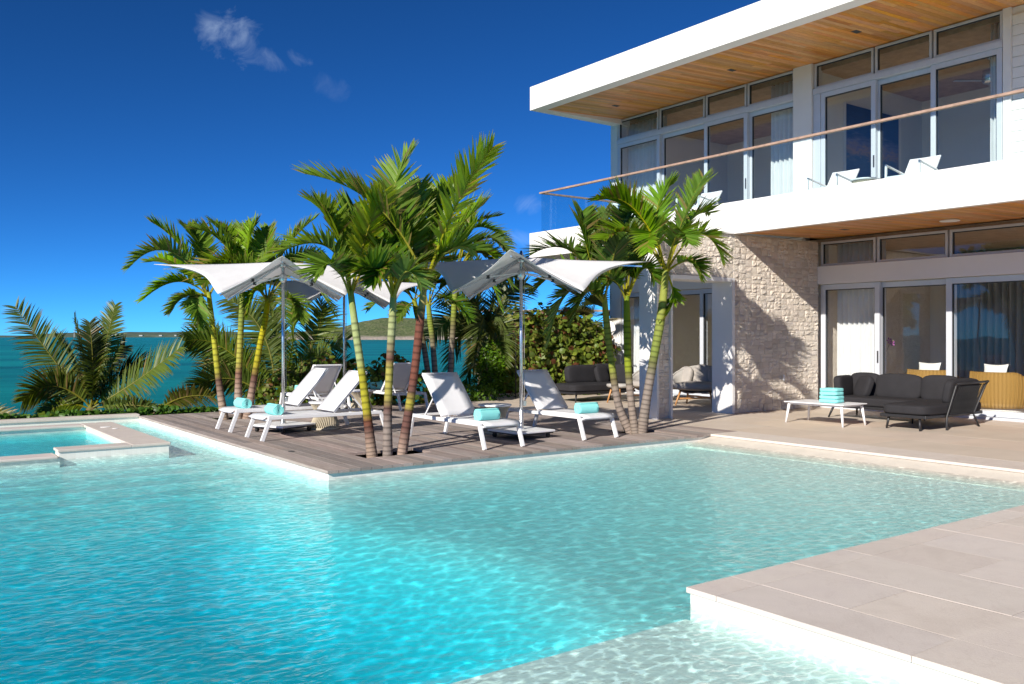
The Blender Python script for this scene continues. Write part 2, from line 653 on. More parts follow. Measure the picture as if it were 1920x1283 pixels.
def copy_tree(o, parent=None):
    c = o.copy()
    COL.objects.link(c)
    c.parent = parent
    for ch in list(o.children):
        copy_tree(ch, c)
    return c


def box_obj(name, dims, m, parent=None, bevel=0.0):
    return MB().box(*dims).build(name, m, parent, bevel=bevel)


def struct(o):
    o['kind'] = 'structure'
    return o


# ------------------------------------------------------------------ key dimensions (metres, deck level = 0)
DX0, DX1, DY0, DY1 = 4.28, 11.5, 9.45, 18.2          # timber deck
PX1 = 10.85                                           # pool edge on the house side
NX, NY = 4.09, 3.77                                   # corner of the paved promontory
WZ = -0.10                                            # water level
XW, XF = 17.0, 14.03                                  # window plane, balcony / roof fascia plane
YE, YR = 18.4, -4.0                                   # house ends
FIN = 11.70                                           # face of the stone fin wall

# ------------------------------------------------------------------ sea, land, far shore
SEA = -7.0
m = mat('sea'); t = NT(m)
v = t.mapping((1, 1, 1))
mp = t.n('ShaderNodeMapping'); mp.inputs['Rotation'].default_value = (0, 0, -YAW); mp.inputs['Scale'].default_value = (.004, .022, 1)
tc = t.n('ShaderNodeTexCoord'); t.l(tc.outputs['Object'], mp.inputs[0])
big = t.noise(1.0, 5, .62, mp.outputs[0], .5)
c = t.ramp(big, [(.30, (.004, .10, .105)), (.48, (.005, .155, .152)), (.62, (.007, .21, .195)), (.78, (.012, .28, .25))])
t.base(c).rough(.22)
t.b.inputs['IOR'].default_value = 1.03; t.b.inputs['Specular IOR Level'].default_value = .1
mp2 = t.n('ShaderNodeMapping'); mp2.inputs['Rotation'].default_value = (0, 0, -YAW); mp2.inputs['Scale'].default_value = (.5, 1.4, 1)
t.l(tc.outputs['Object'], mp2.inputs[0])
t.normal(t.bump(t.noise(1.0, 5, .6, mp2.outputs[0]), .25))
M['sea'] = m
b = MB()
ns = 96
rings = [60, 150, 400, 1200, 4000, 14000, 60000]
vs = [(0, 0, SEA)]
fs = []
for r_ in rings:
    vs += [(r_ * math.cos(2 * math.pi * k / ns), r_ * math.sin(2 * math.pi * k / ns), SEA) for k in range(ns)]
for k in range(ns):
    fs.append((0, 1 + k, 1 + (k + 1) % ns))
for i in range(len(rings) - 1):
    for k in range(ns):
        a0 = 1 + i * ns
        fs.append((a0 + k, a0 + ns + k, a0 + ns + (k + 1) % ns, a0 + (k + 1) % ns))
b.add(vs, fs)
struct(b.build('sea', 'sea'))


def hash2(i, j):
    n = math.sin(i * 127.1 + j * 311.7) * 43758.5453
    return n - math.floor(n)


def vnoise(x, y):
    i, j = math.floor(x), math.floor(y)
    fx, fy = x - i, y - j
    fx, fy = fx * fx * (3 - 2 * fx), fy * fy * (3 - 2 * fy)
    a = hash2(i, j) * (1 - fx) + hash2(i + 1, j) * fx
    c_ = hash2(i, j + 1) * (1 - fx) + hash2(i + 1, j + 1) * fx
    return a * (1 - fy) + c_ * fy


def fbm(x, y, o=4):
    s_, a = 0.0, .5
    for _ in range(o):
        s_ += a * vnoise(x, y); x, y, a = x * 2.03 + 7.1, y * 2.03 + 3.3, a * .5
    return s_


def smooth(x, a, b_):
    x = max(0.0, min(1.0, (x - a) / (b_ - a)))
    return x * x * (3 - 2 * x)


# our own bluff: below the pool and house, sloping to the sea all round
b = MB()
N_ = 70
vs = []
for j in range(N_ + 1):
    for i in range(N_ + 1):
        x = -70 + 160 * i / N_; y = -80 + 140 * j / N_
        dx = max(-9 - x, 0, x - 55); dy = max(-45 - y, 0, y - 20.5)
        d = math.hypot(dx, dy)
        z = -2.2 - 7.5 * smooth(d, 0, 16) + .5 * (fbm(x * .3, y * .3) - .5) * (1 if d > 0 else .3)
        vs.append((x, y, z))
fs = [(j * (N_ + 1) + i, j * (N_ + 1) + i + 1, (j + 1) * (N_ + 1) + i + 1, (j + 1) * (N_ + 1) + i) for j in range(N_) for i in range(N_)]
b.add(vs, fs)
struct(b.build('ground', 'soil', smooth=True))
struct(MB().box(-9, 26, 18.46, 20.6, -2.4, -.22).build('planting_bed', 'soil'))

# headland across the bay: built at its true size, about two kilometres off
m = mat('scrub covered hill'); t = NT(m)
v = t.mapping()
g = t.noise(.035, 6, .65, v); g2 = t.noise(.14, 5, .65, v)
c = t.ramp(g2, [(.36, (.035, .065, .015)), (.52, (.11, .15, .04)), (.66, (.27, .26, .14))])
c = t.mix(t.ramp(g, [(.5, 0.0), (.7, .6)]), c, (.22, .20, .11))
geo = t.n('ShaderNodeNewGeometry'); sx = t.n('ShaderNodeSeparateXYZ'); t.l(geo.outputs['Position'], sx.inputs[0])
sh = t.n('ShaderNodeMapRange'); sh.inputs['From Min'].default_value = SEA + 5; sh.inputs['From Max'].default_value = SEA + 11
sh.inputs['To Min'].default_value = 1; sh.inputs['To Max'].default_value = 0
t.l(t.math('ADD', sx.outputs['Z'], t.math('MULTIPLY', t.math('SUBTRACT', g, .5), 14.0)), sh.inputs['Value'])
c = t.mix(sh.outputs[0], c, (.42, .36, .30))
t.base(c).rough(.95)
t.normal(t.bump(g2, 6.0))
M['scrub'] = m
b = MB()
HN, HM = 120, 26
D0 = 2250.0
vs = []
for j in range(HM + 1):
    for i in range(HN + 1):
        px = 470 + (1130 - 470) * i / HN
        prof = 6 * smooth(px, 480, 530) + 6 * smooth(px, 560, 620) + 27 * smooth(px, 600, 730) - 3 * smooth(px, 760, 900) - 6 * smooth(px, 940, 1120)
        tt = j / HM
        bulge = math.sin(math.pi * min(1.0, tt / .98) * .5) ** .8 if tt < .8 else 1 - (tt - .8) / .2
        dd = D0 + 520 * tt + 60 * (fbm(i * .12, 3) - .5)
        base = at(px, HZ, dd)
        hgt = max(0.0, prof) / FPX * D0 * 1.02 * bulge
        z = SEA - 2.5 + (hgt + 11) * min(1, bulge * 1.0) + 9 * (fbm(i * .22, j * .35, 5) - .5) * min(1, tt * 4) + (6 if tt > 0.02 else 0) * smooth(hgt, 0, 8)
        if j == 0:
            z = SEA - 2
        vs.append((base.x, base.y, z))
fs = [(j * (HN + 1) + i, j * (HN + 1) + i + 1, (j + 1) * (HN + 1) + i + 1, (j + 1) * (HN + 1) + i) for j in range(HM) for i in range(HN)]
b.add(vs, fs)
struct(b.build('headland', 'scrub', smooth=True))

# low far coast along the horizon
m = mat('far coast'); t = NT(m)
v = t.mapping((.012, .012, .05))
t.base(t.ramp(t.noise(1, 5, .6, v), [(.35, (.045, .075, .055)), (.6, (.08, .115, .075)), (.75, (.16, .18, .14))])).rough(.95)
M['coast'] = m
b = MB()
vs = []
CN = 160
DC = 8200.0
for j, (dd, zz) in enumerate(((0, -2), (60, 16), (500, 44), (900, 0))):
    for i in range(CN + 1):
        px = -900 + 1500 * i / CN
        base = at(px, HZ, DC + dd + 250 * fbm(i * .06, 9))
        hgt = .35 + .9 * fbm(i * .09 + 3, j * .7) + .55 * smooth(px, 200, 240)
        if px < 60: hgt *= .55
        vs.append((base.x, base.y, SEA + zz * (hgt if j else 1)))
fs = [(j * (CN + 1) + i, j * (CN + 1) + i + 1, (j + 1) * (CN + 1) + i + 1, (j + 1) * (CN + 1) + i) for j in range(3) for i in range(CN)]
b.add(vs, fs)
struct(b.build('coast', 'coast', smooth=True))
for k, (px, wpx, hpx, zb) in enumerate(((148, 4, 6, 10), (211, 7, 5, 12), (219, 5, 6, 14), (265, 9, 3, 13), (302, 8, 3, 13), (330, 5, 3, 14), (358, 8, 5, 13), (372, 10, 4, 15), (386, 7, 5, 14), (398, 9, 4, 12))):
    dd = DC - 30
    c_ = at(px, HZ, dd)
    w = wpx / FPX * dd; h_ = hpx / FPX * dd
    e = empty('shore_building', (c_.x, c_.y, SEA + zb - 2), -YAW)
    w *= .7; h_ *= .55
    MB().box(-w / 2, w / 2, -15, 15, 0, h_).build('wall', 'far_white', e)
    MB().box(-w / 2 - 1.5, w / 2 + 1.5, -16.5, 16.5, h_, h_ + 2.2).build('roof', 'far_white', e)
    tag(e, 'tiny white building on the low far coast across the sea', 'building', 'far white buildings along the coast')
for px in (139, 149, 184, 210):
    dd = DC - 60
    c_ = at(px, HZ, dd)
    tag(MB().tube([(c_.x, c_.y, SEA), (c_.x, c_.y, SEA + 78)], [2.0, 1.0], 6).build('radio_mast', 'white_frame'),
        'slim pale mast rising from the low far coast', 'mast', 'far masts along the coast')

# ------------------------------------------------------------------ pool basin
b = MB()
GX, GY = 92, 74
vs = []; xs = [-8 + (PX1 + 8) * i / GX for i in range(GX + 1)]; ys = [NY + (18.2 - NY) * j / GY for j in range(GY + 1)]


def floor_z(x, y):
    r_ = PX1 - x
    z = -.155 - .22 * smooth(r_, .0, 7.5)                       # long shallow beach entry from the house side
    toe = DX0 + .05 + .25 * math.sin(y * 1.3)
    z -= .80 * smooth(toe - x, 0.0, 1.5)                       # then the floor drops to the deep end
    d_deck = math.hypot(max(0.0, DX0 - x), max(0.0, DY0 - y))
    k_ = .30 + .70 * smooth(d_deck, 0, 1.6)
    k_ = min(k_, .22 + .78 * smooth(10.9 - y, 0, 2.2))
    return z * k_ - .19 * (1 - k_)


for y in ys:
    for x in xs:
        vs.append((x, y, floor_z(x, y)))
fs = [(j * (GX + 1) + i, j * (GX + 1) + i + 1, (j + 1) * (GX + 1) + i + 1, (j + 1) * (GX + 1) + i) for j in range(GY) for i in range(GX)]
b.add(vs, fs)
basin = struct(b.build('pool_basin', 'pool', smooth=True))
for k, (y0, z1) in enumerate(((12.4, -.195), (11.95, -.245), (11.45, -.30), (10.9, -.36))):
    y1 = 18.2 if k == 0 else (12.4, 11.95, 11.45, 10.9)[k - 1]
    MB().box(-8, DX0, y0, y1, -1.7, z1).build('step', 'pool', basin, bevel=.015)
MB().box(-8, NX, .6, NY, -1.7, -.195).build('sun_shelf', 'pool', basin, bevel=.01)
# basin walls
for nm, d in (('wall', (DX0 + .03, DX0 + .33, DY0 + .03, DY1, -1.7, -.036)),
              ('wall', (DX0 + .331, PX1 + .6, DY0 + .03, DY0 + .33, -1.7, -.036)),
              ('wall', (PX1, PX1 + .3, NY - .3, DY0 + .029, -1.7, -.034)),
              ('wall', (NX + .02, PX1 + .3, NY - .32, NY - .02, -1.7, -.034)),
              ('wall', (NX + .02, NX + .32, .3, NY - .321, -1.7, -.034)),
              ('wall', (-8.3, DX0 + .029, 18.2, 18.45, -1.7, -.02)),
              ('wall', (-8.3, -8.0, .3, 18.199, -1.7, -.13)),
              ('wall', (-7.999, NX + .019, .3, .6, -1.7, -.034))):
    MB().box(*d).build(nm, 'pool', basin)
M['beach'] = simple('cream pool edge', (.66, .61, .53), .55, var=.06, scale=5)
MB().add([(PX1 - .55, NY - .02, -.15), (PX1, NY - .02, -.036), (PX1, DY0 + .03, -.036), (PX1 - .55, DY0 + .03, -.15), (PX1 - .55, NY - .02, -.5), (PX1 - .001, NY - .02, -.5), (PX1 - .001, DY0 + .03, -.5), (PX1 - .55, DY0 + .03, -.5)],
         [(0, 1, 2, 3), (7, 6, 5, 4), (0, 4, 5, 1), (2, 6, 7, 3), (3, 7, 4, 0)]).build('beach_edge', 'beach', basin)
# water sheet, cut out round the spa
SPX, SPY0, SPY1 = 3.50, 13.12, 16.85
b = MB()


def quad(x0, x1, y0, y1, z):
    b.add([(x0, y0, z), (x1, y0, z), (x1, y1, z), (x0, y1, z)], [(0, 1, 2, 3)])


quad(-8, NX + .02, .6, NY - .02, WZ)
quad(-8, PX1, NY - .02, DY0 + .03, WZ)
quad(-8, DX0 + .03, DY0 + .03, SPY0, WZ)
quad(SPX, DX0 + .03, SPY0, SPY1, WZ)
quad(-8, DX0 + .03, SPY1, 18.2, WZ)
struct(b.build('pool_water', 'water'))

# spa
spa = tag(empty('spa_tub', (1.0, 15.0, 0)), 'square raised white spa tub with stone coping set in the pool', 'spa')
ox, oy = -1.0, -15.0


def sbox(name, d, mt, bev=.0):
    return MB().box(d[0] + ox, d[1] + ox, d[2] + oy, d[3] + oy, d[4], d[5]).build(name, mt, spa, bevel=bev)


LOWX = 2.08
sbox('wall', (SPX - .46, SPX, SPY0, SPY1, -1.6, -.005), 'pool')
sbox('wall', (LOWX, SPX - .461, SPY0, SPY0 + .28, -1.6, -.005), 'pool')
sbox('wall', (-2.2, LOWX - .001, SPY0 - .06, SPY0 + .28, -1.6, -.075), 'pool')
sbox('wall', (-2.2, SPX - .461, SPY1 - .3, SPY1, -1.6, -.005), 'pool')
sbox('wall', (-2.5, -2.201, SPY0 - .06, SPY1, -1.6, -.005), 'pool')
sbox('floor', (-2.2, SPX - .461, SPY0 + .281, SPY1 - .301, -1.6, -.95), 'pool')
sbox('bench', (SPX - 1.0, SPX - .462, SPY0 + .282, SPY1 - .302, -.95, -.45), 'pool', .02)
sbox('bench', (-2.2, SPX - 1.001, SPY1 - .75, SPY1 - .302, -.95, -.45), 'pool', .02)
sbox('coping', (SPX - .50, SPX + .02, SPY0 - .02, SPY1 + .02, -.004, .035), 'paving', .008)
sbox('coping', (LOWX - .02, SPX - .501, SPY0 - .02, SPY0 + .32, -.004, .034), 'paving', .008)
sbox('coping', (-2.2, LOWX - .03, SPY0 - .10, SPY0 + .30, -.074, -.04), 'paving', .008)
sbox('coping', (-2.2, SPX - .501, SPY1 - .34, SPY1 + .02, -.004, .034), 'paving', .008)
b = MB(); quad(-2.2 + ox, SPX - .462 + ox, SPY0 + .285 + oy, SPY1 - .302 + oy, -.055)
b.build('water', 'spa_water', spa)
for (x, y, r_) in ((3.22, 15.9, .085), (3.3, 15.55, .05)):
    MB().lathe([(r_, .036), (r_, .041), (r_ * .6, .043)], 16, (x + ox, y + oy)).build('skimmer_lid', 'white', spa)

# back coping of the pool
cop = MB().box(-8.3, DX0 + .02, 18.17, 18.47, -.019, .035).build('back_coping', 'paving', bevel=.008)
struct(cop)

# ------------------------------------------------------------------ paved promontory, slab by slab
pav = MB().box(NX + .021, PX1 + .65, -4, NY - .021, -.6, -.034)
pav = struct(pav.build('pavement', 'grout'))
J = .0022


def slab(x0, x1, y0, y1, mt, parent, z1=0.0):
    o = MB().box(x0 + J, x1 - J, y0 + J, y1 - J, -.033, z1 + random.uniform(-.001, .001)).build('slab', mt, parent)
    return o


slab(NX, 4.51, NY - .24, NY, 'paving', pav)
y = NY - .24; k = 0
while y > -1.5:
    l_ = 1.22
    slab(NX, 4.51, y - l_, y, 'paving', pav); y -= l_
x = 4.51; k = 0
while x < 10.7:
    x1 = min(x + .615, PX1 + .6)
    if k % 2 == 0:
        slab(x, x1, NY - .24, NY, 'paving', pav); y = NY - .24
        y0_ = y - .61
        slab(x, x1, y0_, y, 'paving', pav); y = y0_
    else:
        slab(x, x1, NY - .24, NY, 'paving', pav); y = NY - .24
    while y > -1.5:
        slab(x, x1, y - 1.22, y, 'paving', pav); y -= 1.22
    x = x1; k += 1
struct(MB().box(-8.3, NX + .02, -4, .3, -.6, 0.0).build('rear_terrace', 'paving'))

# terrace beside the house
ter = struct(MB().box(PX1 + .301, 26, -4, 18.45, -.5, -.034).build('terrace', 'grout'))
y = DY0
while y > -1:
    slab(PX1 - .03, DX1, max(y - 1.22, -1.2), y, 'paving', ter); y -= 1.22
x = DX1; k = 0
while x < XW - .05:
    x1 = min(x + 1.1, XW - .02)
    y = 18.2 if k % 2 == 0 else 17.6
    if k % 2:
        slab(x, x1, 17.6, 18.2, 'tan', ter)
    while y > 3.0:
        slab(x, x1, y - 1.22, y, 'tan', ter); y -= 1.22
    MB().box(x + J, x1 - J, -3.9, y - J, -.033, 0).build('slab', 'tan', ter)
    x = x1; k += 1
MB().box(DX1 + .1, 15.0, 18.2, 18.42, -.3, .10).build('kerb', 'tan', ter, bevel=.01)

# ------------------------------------------------------------------ timber deck, board by board
deck = struct(MB().box(DX0 + .331, DX1, DY0 + .331, DY1, -.5, -.20).build('deck', 'soil'))
pits = [(5.22, 5.98, 10.18, 10.72), (9.86, 10.48, 10.16, 10.74), (5.40, 6.08, 16.38, 17.2)]
PW = .1404
npl = int(round((DX1 - DX0) / PW))
for i in range(npl):
    x0 = DX0 + (DX1 - DX0) * i / npl; x1 = DX0 + (DX1 - DX0) * (i + 1) / npl
    cuts = [DY0 - .005, DY1]
    jy = DY0 + random.choice((2.1, 3.2, 4.3, 5.4)) + random.uniform(-.2, .2)
    segs = [(DY0 - .005, jy), (jy, min(jy + 4.2, DY1 - .01))]
    if jy + 4.2 < DY1 - .01:
        segs.append((jy + 4.2, DY1))
    out = []
    for (a, c_) in segs:
        parts = [(a, c_)]
        for (px0, px1, py0, py1) in pits:
            if x1 > px0 and x0 < px1:
                nw = []
                for (p, q) in parts:
                    if q <= py0 or p >= py1:
                        nw.append((p, q))
                    else:
                        if p < py0: nw.append((p, py0))
                        if q > py1: nw.append((py1, q))
                parts = nw
        out += parts
    for (p, q) in out:
        if q - p < .03: continue
        z = random.uniform(-.002, .001)
        MB().box(x0 + .0035, x1 - .0035, p + .002, q - .002, -.035, z).build('plank', 'deck', deck)
for (x0, x1, y0, y1) in pits:
    MB().box(x0 - .05, x1 + .05, y0 - .05, y1 + .05, -.199, -.12).build('pit_soil', 'soil', deck)
MB().lathe([(.045, .0012), (.045, .004), (.03, .006)], 14, (4.62, 11.35)).build('drain_cover', 'dark_gasket', deck)

# ------------------------------------------------------------------ the villa
villa = tag(empty('villa', (0, 0, 0)), 'two storey white modern villa with timber soffits, glass balcony and stone fin wall', 'house')


def vb(name, d, mt, parent=villa, bevel=0.0):
    return MB().box(*d).build(name, mt, parent, bevel=bevel)


# slabs
vb('roof_slab', (XF, 27, YR, YE - .02, 7.80, 8.08), 'white')
vb('roof_fascia', (XF, XF + .32, YR, YE - .02, 7.47, 7.799), 'white')
vb('roof_fascia', (XF + .321, 17.4, YE - .34, YE - .02, 7.47, 7.799), 'white')
vb('balcony_slab', (XF, XW - .16, YR, YE, 3.78, 4.12), 'white')
vb('balcony_fascia', (XF, XF + .14, YR, YE, 3.61, 3.779), 'white')
vb('balcony_upstand', (XF, XF + .24, YR, YE, 4.121, 4.25), 'white')
vb('balcony_upstand', (XF + .241, XW - .17, YE - .24, YE, 4.121, 4.25), 'white')
vb('balcony_fascia', (XF + .141, XW, YE - .24, YE, 3.61, 3.779), 'white')


def soffit(x0, x1, z0, z1, y0, y1, step):
    par = MB().add([(x0, YR, z0 + .03), (x1, YR, z1 + .03), (x1, y1, z1 + .03), (x0, y1, z0 + .03), (x0, YR, z0 + .05), (x1, YR, z1 + .05), (x1, y1, z1 + .05), (x0, y1, z0 + .05)],
                   [(3, 2, 1, 0), (4, 5, 6, 7), (0, 1, 5, 4), (1, 2, 6, 5), (2, 3, 7, 6), (3, 0, 4, 7)]).build('soffit', 'soffit', villa)
    y = y1
    while y > y0:
        ya = y - step
        jx = random.uniform(x0 + .5, x1 - .5)
        for a, c_ in ((x0, jx), (jx, x1)):
            za = z0 + (z1 - z0) * (a - x0) / (x1 - x0); zc = z0 + (z1 - z0) * (c_ - x0) / (x1 - x0)
            p, q = ya + .002, y - .002
            MB().add([(a + .001, p, za), (c_ - .001, p, zc), (c_ - .001, q, zc), (a + .001, q, za), (a + .001, p, za + .02), (c_ - .001, p, zc + .02), (c_ - .001, q, zc + .02), (a + .001, q, za + .02)],
                     [(3, 2, 1, 0), (4, 5, 6, 7), (0, 1, 5, 4), (1, 2, 6, 5), (2, 3, 7, 6), (3, 0, 4, 7)]).build('board', 'soffit', par)
        y = ya
    return par


s_up = soffit(XF + .322, XW + .12, 7.475, 7.615, 5.4, YE - .345, .105)
s_lo = soffit(XF + .142, XW - .02, 3.63, 3.70, 6.0, FIN - .06, .105)
# recessed spots
for (x, y, up_) in ((15.7, 16.9, 1), (15.7, 13.1, 1), (15.7, 10.0, 1), (15.7, 7.1, 1), (15.6, 10.2, 0)):
    zz = (7.475 + .14 * (x - XF - .322) / 2.77) if up_ else (3.63 + .07 * (x - XF) / 2.8)
    MB().box(x - .10, x + .10, y - .06, y + .06, zz - .006, zz - .001).build('spotlight', 'dark_gasket', s_up if up_ else s_lo)
MB().lathe([(.17, 3.645), (.17, 3.66), (.15, 3.672)], 24, (15.9, 8.25)).build('ceiling_speaker', 'white', s_lo)

# upper floor walls, columns
vb('column', (XW - .02, XW + .32, 18.20, YE + .08, 4.12, 7.61), 'white')
vb('column', (XW - .10, XW + .30, 11.86, 12.34, 4.12, 7.60), 'white')
vb('corner_trim', (XW - .06, XW + .25, 7.66, 7.80, 4.12, 7.60), 'white')
wl = vb('siding_wall', (XW + .02, XW + .25, YR, 7.659, 4.12, 7.60), 'white')
z = 4.14
while z < 7.4:
    vb('siding_board', (XW - .012, XW + .019, 4.5, 7.655, z + .004, z + .19), 'white', wl, .004); z += .195
vb('end_wall', (XW + .33, 27, 18.2, YE + .05, -.02, 7.79), 'white')
vb('rear_wall', (26.7, 27, 15.2, 18.199, -.02, 7.79), 'plaster')
vb('rear_wall', (26.7, 27, YR, 15.199, 3.2, 4.13), 'plaster')  # bands only: unseen rear wall left open to bring daylight into the rooms
vb('rear_wall', (26.7, 27, YR, 15.199, 7.0, 7.79), 'plaster')
vb('side_wall', (XW + .26, 26.699, YR, YR + .3, -.02, 7.79), 'plaster')
# upper rooms
vb('upper_floor', (XW + .02, 26.69, YR + .31, 18.19, 3.80, 4.13), 'tan_floor')
vb('partition', (XW + .301, 21.6, 11.92, 12.12, 4.131, 7.62), 'plaster')
vb('partition', (21.601, 21.8, 9.7, 12.12, 4.131, 7.62), 'plaster')
vb('partition', (21.601, 21.8, 15.2, 18.19, 4.131, 7.62), 'plaster')
vb('partition', (21.601, 21.8, 12.121, 15.199, 6.9, 7.62), 'plaster')  # unseen openings under this and the next lintel, added to brighten the upper rooms
vb('partition', (21.601, 21.8, YR + .31, 9.699, 6.9, 7.62), 'plaster')
vb('ceiling', (XW + .26, 21.6, YR + .31, 11.919, 7.50, 7.62), 'dark_wood')
vb('ceiling', (XW + .321, 21.6, 12.121, 18.19, 7.50, 7.62), 'dark_wood')

# ground floor walls
vb('column', (XW - .08, XW + .28, 18.02, YE + .06, 0, 3.62), 'white')
vb('wall', (XW - .02, XW + .25, 12.151, 18.019, 2.76, 3.78), 'white')
vb('lintel_beam', (XW - .14, XW + .10, YR, FIN - .02, 2.69, 3.08), 'white')
vb('ground_floor', (XW, 26.69, YR + .31, 18.19, -.3, .02), 'tan_floor')
vb('door_sill', (XW - .15, XW + .12, YR, 11.60, -.02, .045), 'alu')
vb('door_sill', (XW - .15, XW + .12, 12.16, 18.0, -.02, .045), 'alu')
vb('partition', (21.6, 21.8, 11.02, 18.19, .021, 3.6), 'plaster')
vb('interior_stone_wall', (XW + .3, 21.59, FIN, FIN + .4, .021, 3.59), 'stone')
vb('ceiling', (XW + .101, 21.6, YR + .31, 18.0, 3.60, 3.70), 'dark_wood')
vb('room_wall', (XW + .26, 21.59, 12.16, 12.3, .021, 3.59), 'plaster')


def window(name, y0, y1, z0, z1, x=XW, fw=.075, depth=.09, handle=False, dark=True, gz=None):
    """frame mesh with a pane as sub-part"""
    f = MB()
    f.box(x - depth / 2, x + depth / 2, y0, y0 + fw, z0, z1)
    f.box(x - depth / 2, x + depth / 2, y1 - fw, y1, z0, z1)
    f.box(x - depth / 2 + .001, x + depth / 2 - .001, y0 + fw, y1 - fw, z0, z0 + fw)
    f.box(x - depth / 2 + .001, x + depth / 2 - .001, y0 + fw, y1 - fw, z1 - fw, z1)
    o = f.build(name, 'alu', villa, bevel=.004)
    MB().box(x - .006, x + .006, y0 + fw - .005, y1 - fw + .005, z0 + fw - .005, z1 - fw + .005).build('pane', 'glass', o)
    g_ = MB()
    e_ = .018
    for (a, c_, d, e) in ((y0 + fw, y0 + fw + e_, z0 + fw, z1 - fw), (y1 - fw - e_, y1 - fw, z0 + fw, z1 - fw), (y0 + fw + e_, y1 - fw - e_, z1 - fw - e_, z1 - fw)):
        g_.box(x - .02, x + .02, a, c_, d, e)
    g_.build('gasket', 'dark_gasket', o)
    if handle:
        MB().box(x - depth / 2 - .012, x - depth / 2 - .001, y0 + .02, y0 + .05, z0 + .95, z0 + 1.2).build('handle', 'handle', o)
    return o


# upper glazing
for ya, yc in ((18.17, 16.62), (16.58, 15.02), (14.98, 13.72), (13.68, 12.36)):
    window('transom_window', yc, ya, 7.03, 7.59, XW + .02, .05)
for k, (ya, yc) in enumerate(((18.17, 16.56), (16.60, 14.98), (15.02, 13.68), (13.72, 12.36))):
    window('sliding_door', yc, ya, 4.13, 6.90, XW + (.0 if k % 2 == 0 else .10), .10, handle=(k in (1, 2)))
vb('header', (XW - .07, XW + .16, 12.345, 18.19, 6.905, 7.025), 'alu', bevel=.004)
for ya, yc in ((11.84, 10.42), (10.38, 9.17), (9.13, 7.82)):
    window('transom_window', yc, ya, 7.03, 7.59, XW + .02, .05)
for k, (ya, yc) in enumerate(((11.66, 10.36), (10.42, 9.12), (9.18, 7.82))):
    window('sliding_door', yc, ya, 4.13, 6.90, XW + (.0 if k % 2 == 0 else .10), .10, handle=(k == 0))
vb('header', (XW - .07, XW + .16, 7.81, 11.85, 6.905, 7.025), 'alu', bevel=.004)
vb('jamb', (XW - .05, XW + .15, 11.67, 11.85, 4.13, 6.90), 'alu', bevel=.004)
# lower glazing
for ya, yc in ((11.66, 10.36), (10.32, 8.84), (8.80, 7.24), (7.20, 5.6), (5.56, 4.0)):
    window('transom_window', yc, ya, 3.09, 3.62, XW, .05)
for k, (ya, yc) in enumerate(((11.66, 10.27), (10.38, 8.75), (8.87, 7.2), (7.3, 5.6), (5.7, 4.0))):
    window('sliding_door', yc, ya, .05, 2.68, XW + (.10 if k % 2 else 0), .11, handle=(k == 0))
for k, (ya, yc) in enumerate(((18.0, 16.62), (16.66, 15.06), (15.16, 13.62), (13.68, 12.17))):
    window('sliding_door', yc, ya, .05, 2.74, XW + (.10 if k % 2 else 0), .11, handle=(k in (1, 2)))

# balcony balustrade
rail = MB().bar((XF + .12, 18.1, 5.275), (XF + .12, YR, 5.275), .075, .045).bar((XF + .158, 18.06, 5.275), (XW - .05, 18.06, 5.275), .07, .044).build('handrail', 'rail_wood', villa, bevel=.006)
ys_ = [18.05, 16.56, 14.9, 13.24, 11.57, 9.91, 8.19, 6.5, 4.8, 3.1, 1.4, -.3, -2, -3.9]
for a, c_ in zip(ys_, ys_[1:]):
    MB().box(XF + .113, XF + .127, c_ + .008, a - .008, 4.20, 5.262).build('glass_panel', 'rail_glass', rail)
for a, c_ in ((XF + .13, 15.42), (15.44, XW - .06)):
    MB().box(a + .006, c_ - .006, 18.053, 18.067, 4.20, 5.262).build('glass_panel', 'rail_glass', rail)

# stone fin wall
fin = vb('stone_wall', (14.05, XW - .09, FIN, FIN + .42, -.02, 3.625), 'mortar')
vb('core', (11.92, 12.26, FIN, FIN + .42, -.02, 3.60), 'mortar', fin)
vb('core', (12.261, 14.049, FIN, FIN + .42, 2.72, 3.60), 'mortar', fin)
vb('end_face', (11.87, 11.919, FIN - .045, FIN + .42, -.02, 3.60), 'white', fin)
vb('back_face', (11.92, XW - .1, FIN + .421, FIN + .45, 2.72, 3.60), 'white', fin)
vb('back_face', (14.05, XW - .1, FIN + .421, FIN + .45, -.02, 2.719), 'white', fin)
vb('cap', (11.84, XF - .005, FIN - .06, FIN + .46, 3.601, 3.635), 'white', fin)
vb('jamb_lining', (13.97, 14.049, FIN - .065, FIN + .46, -.0, 2.64), 'white', fin)
vb('jamb_lining', (12.225, 12.27, FIN - .065, FIN + .46, -.0, 2.64), 'white', fin)
vb('head_lining', (12.225, 14.049, FIN - .065, FIN + .46, 2.641, 2.719), 'white', fin)

rects = []


def split(x0, x1, z0, z1):
    w, h_ = x1 - x0, z1 - z0
    mw, mh = random.uniform(.12, .29), random.uniform(.07, .16)
    if w > mw * 1.35 and (w / mw >= h_ / mh or h_ < .17):
        f_ = random.uniform(.36, .64) if w < .7 else random.uniform(.42, .58)
        split(x0, x0 + w * f_, z0, z1); split(x0 + w * f_, x1, z0, z1)
    elif h_ > mh * 1.35:
        f_ = random.uniform(.36, .64) if h_ < .5 else random.uniform(.42, .58)
        split(x0, x1, z0, z0 + h_ * f_); split(x0, x1, z0 + h_ * f_, z1)
    else:
        rects.append((x0, x1, z0, z1))


split(14.06, XW - .1, 0, 3.6)
split(12.24, 14.05, 2.73, 3.59)
split(11.925, 12.23, 0, 3.59)
rects.sort(key=lambda q: -(q[1] - q[0]) * (q[3] - q[2]))


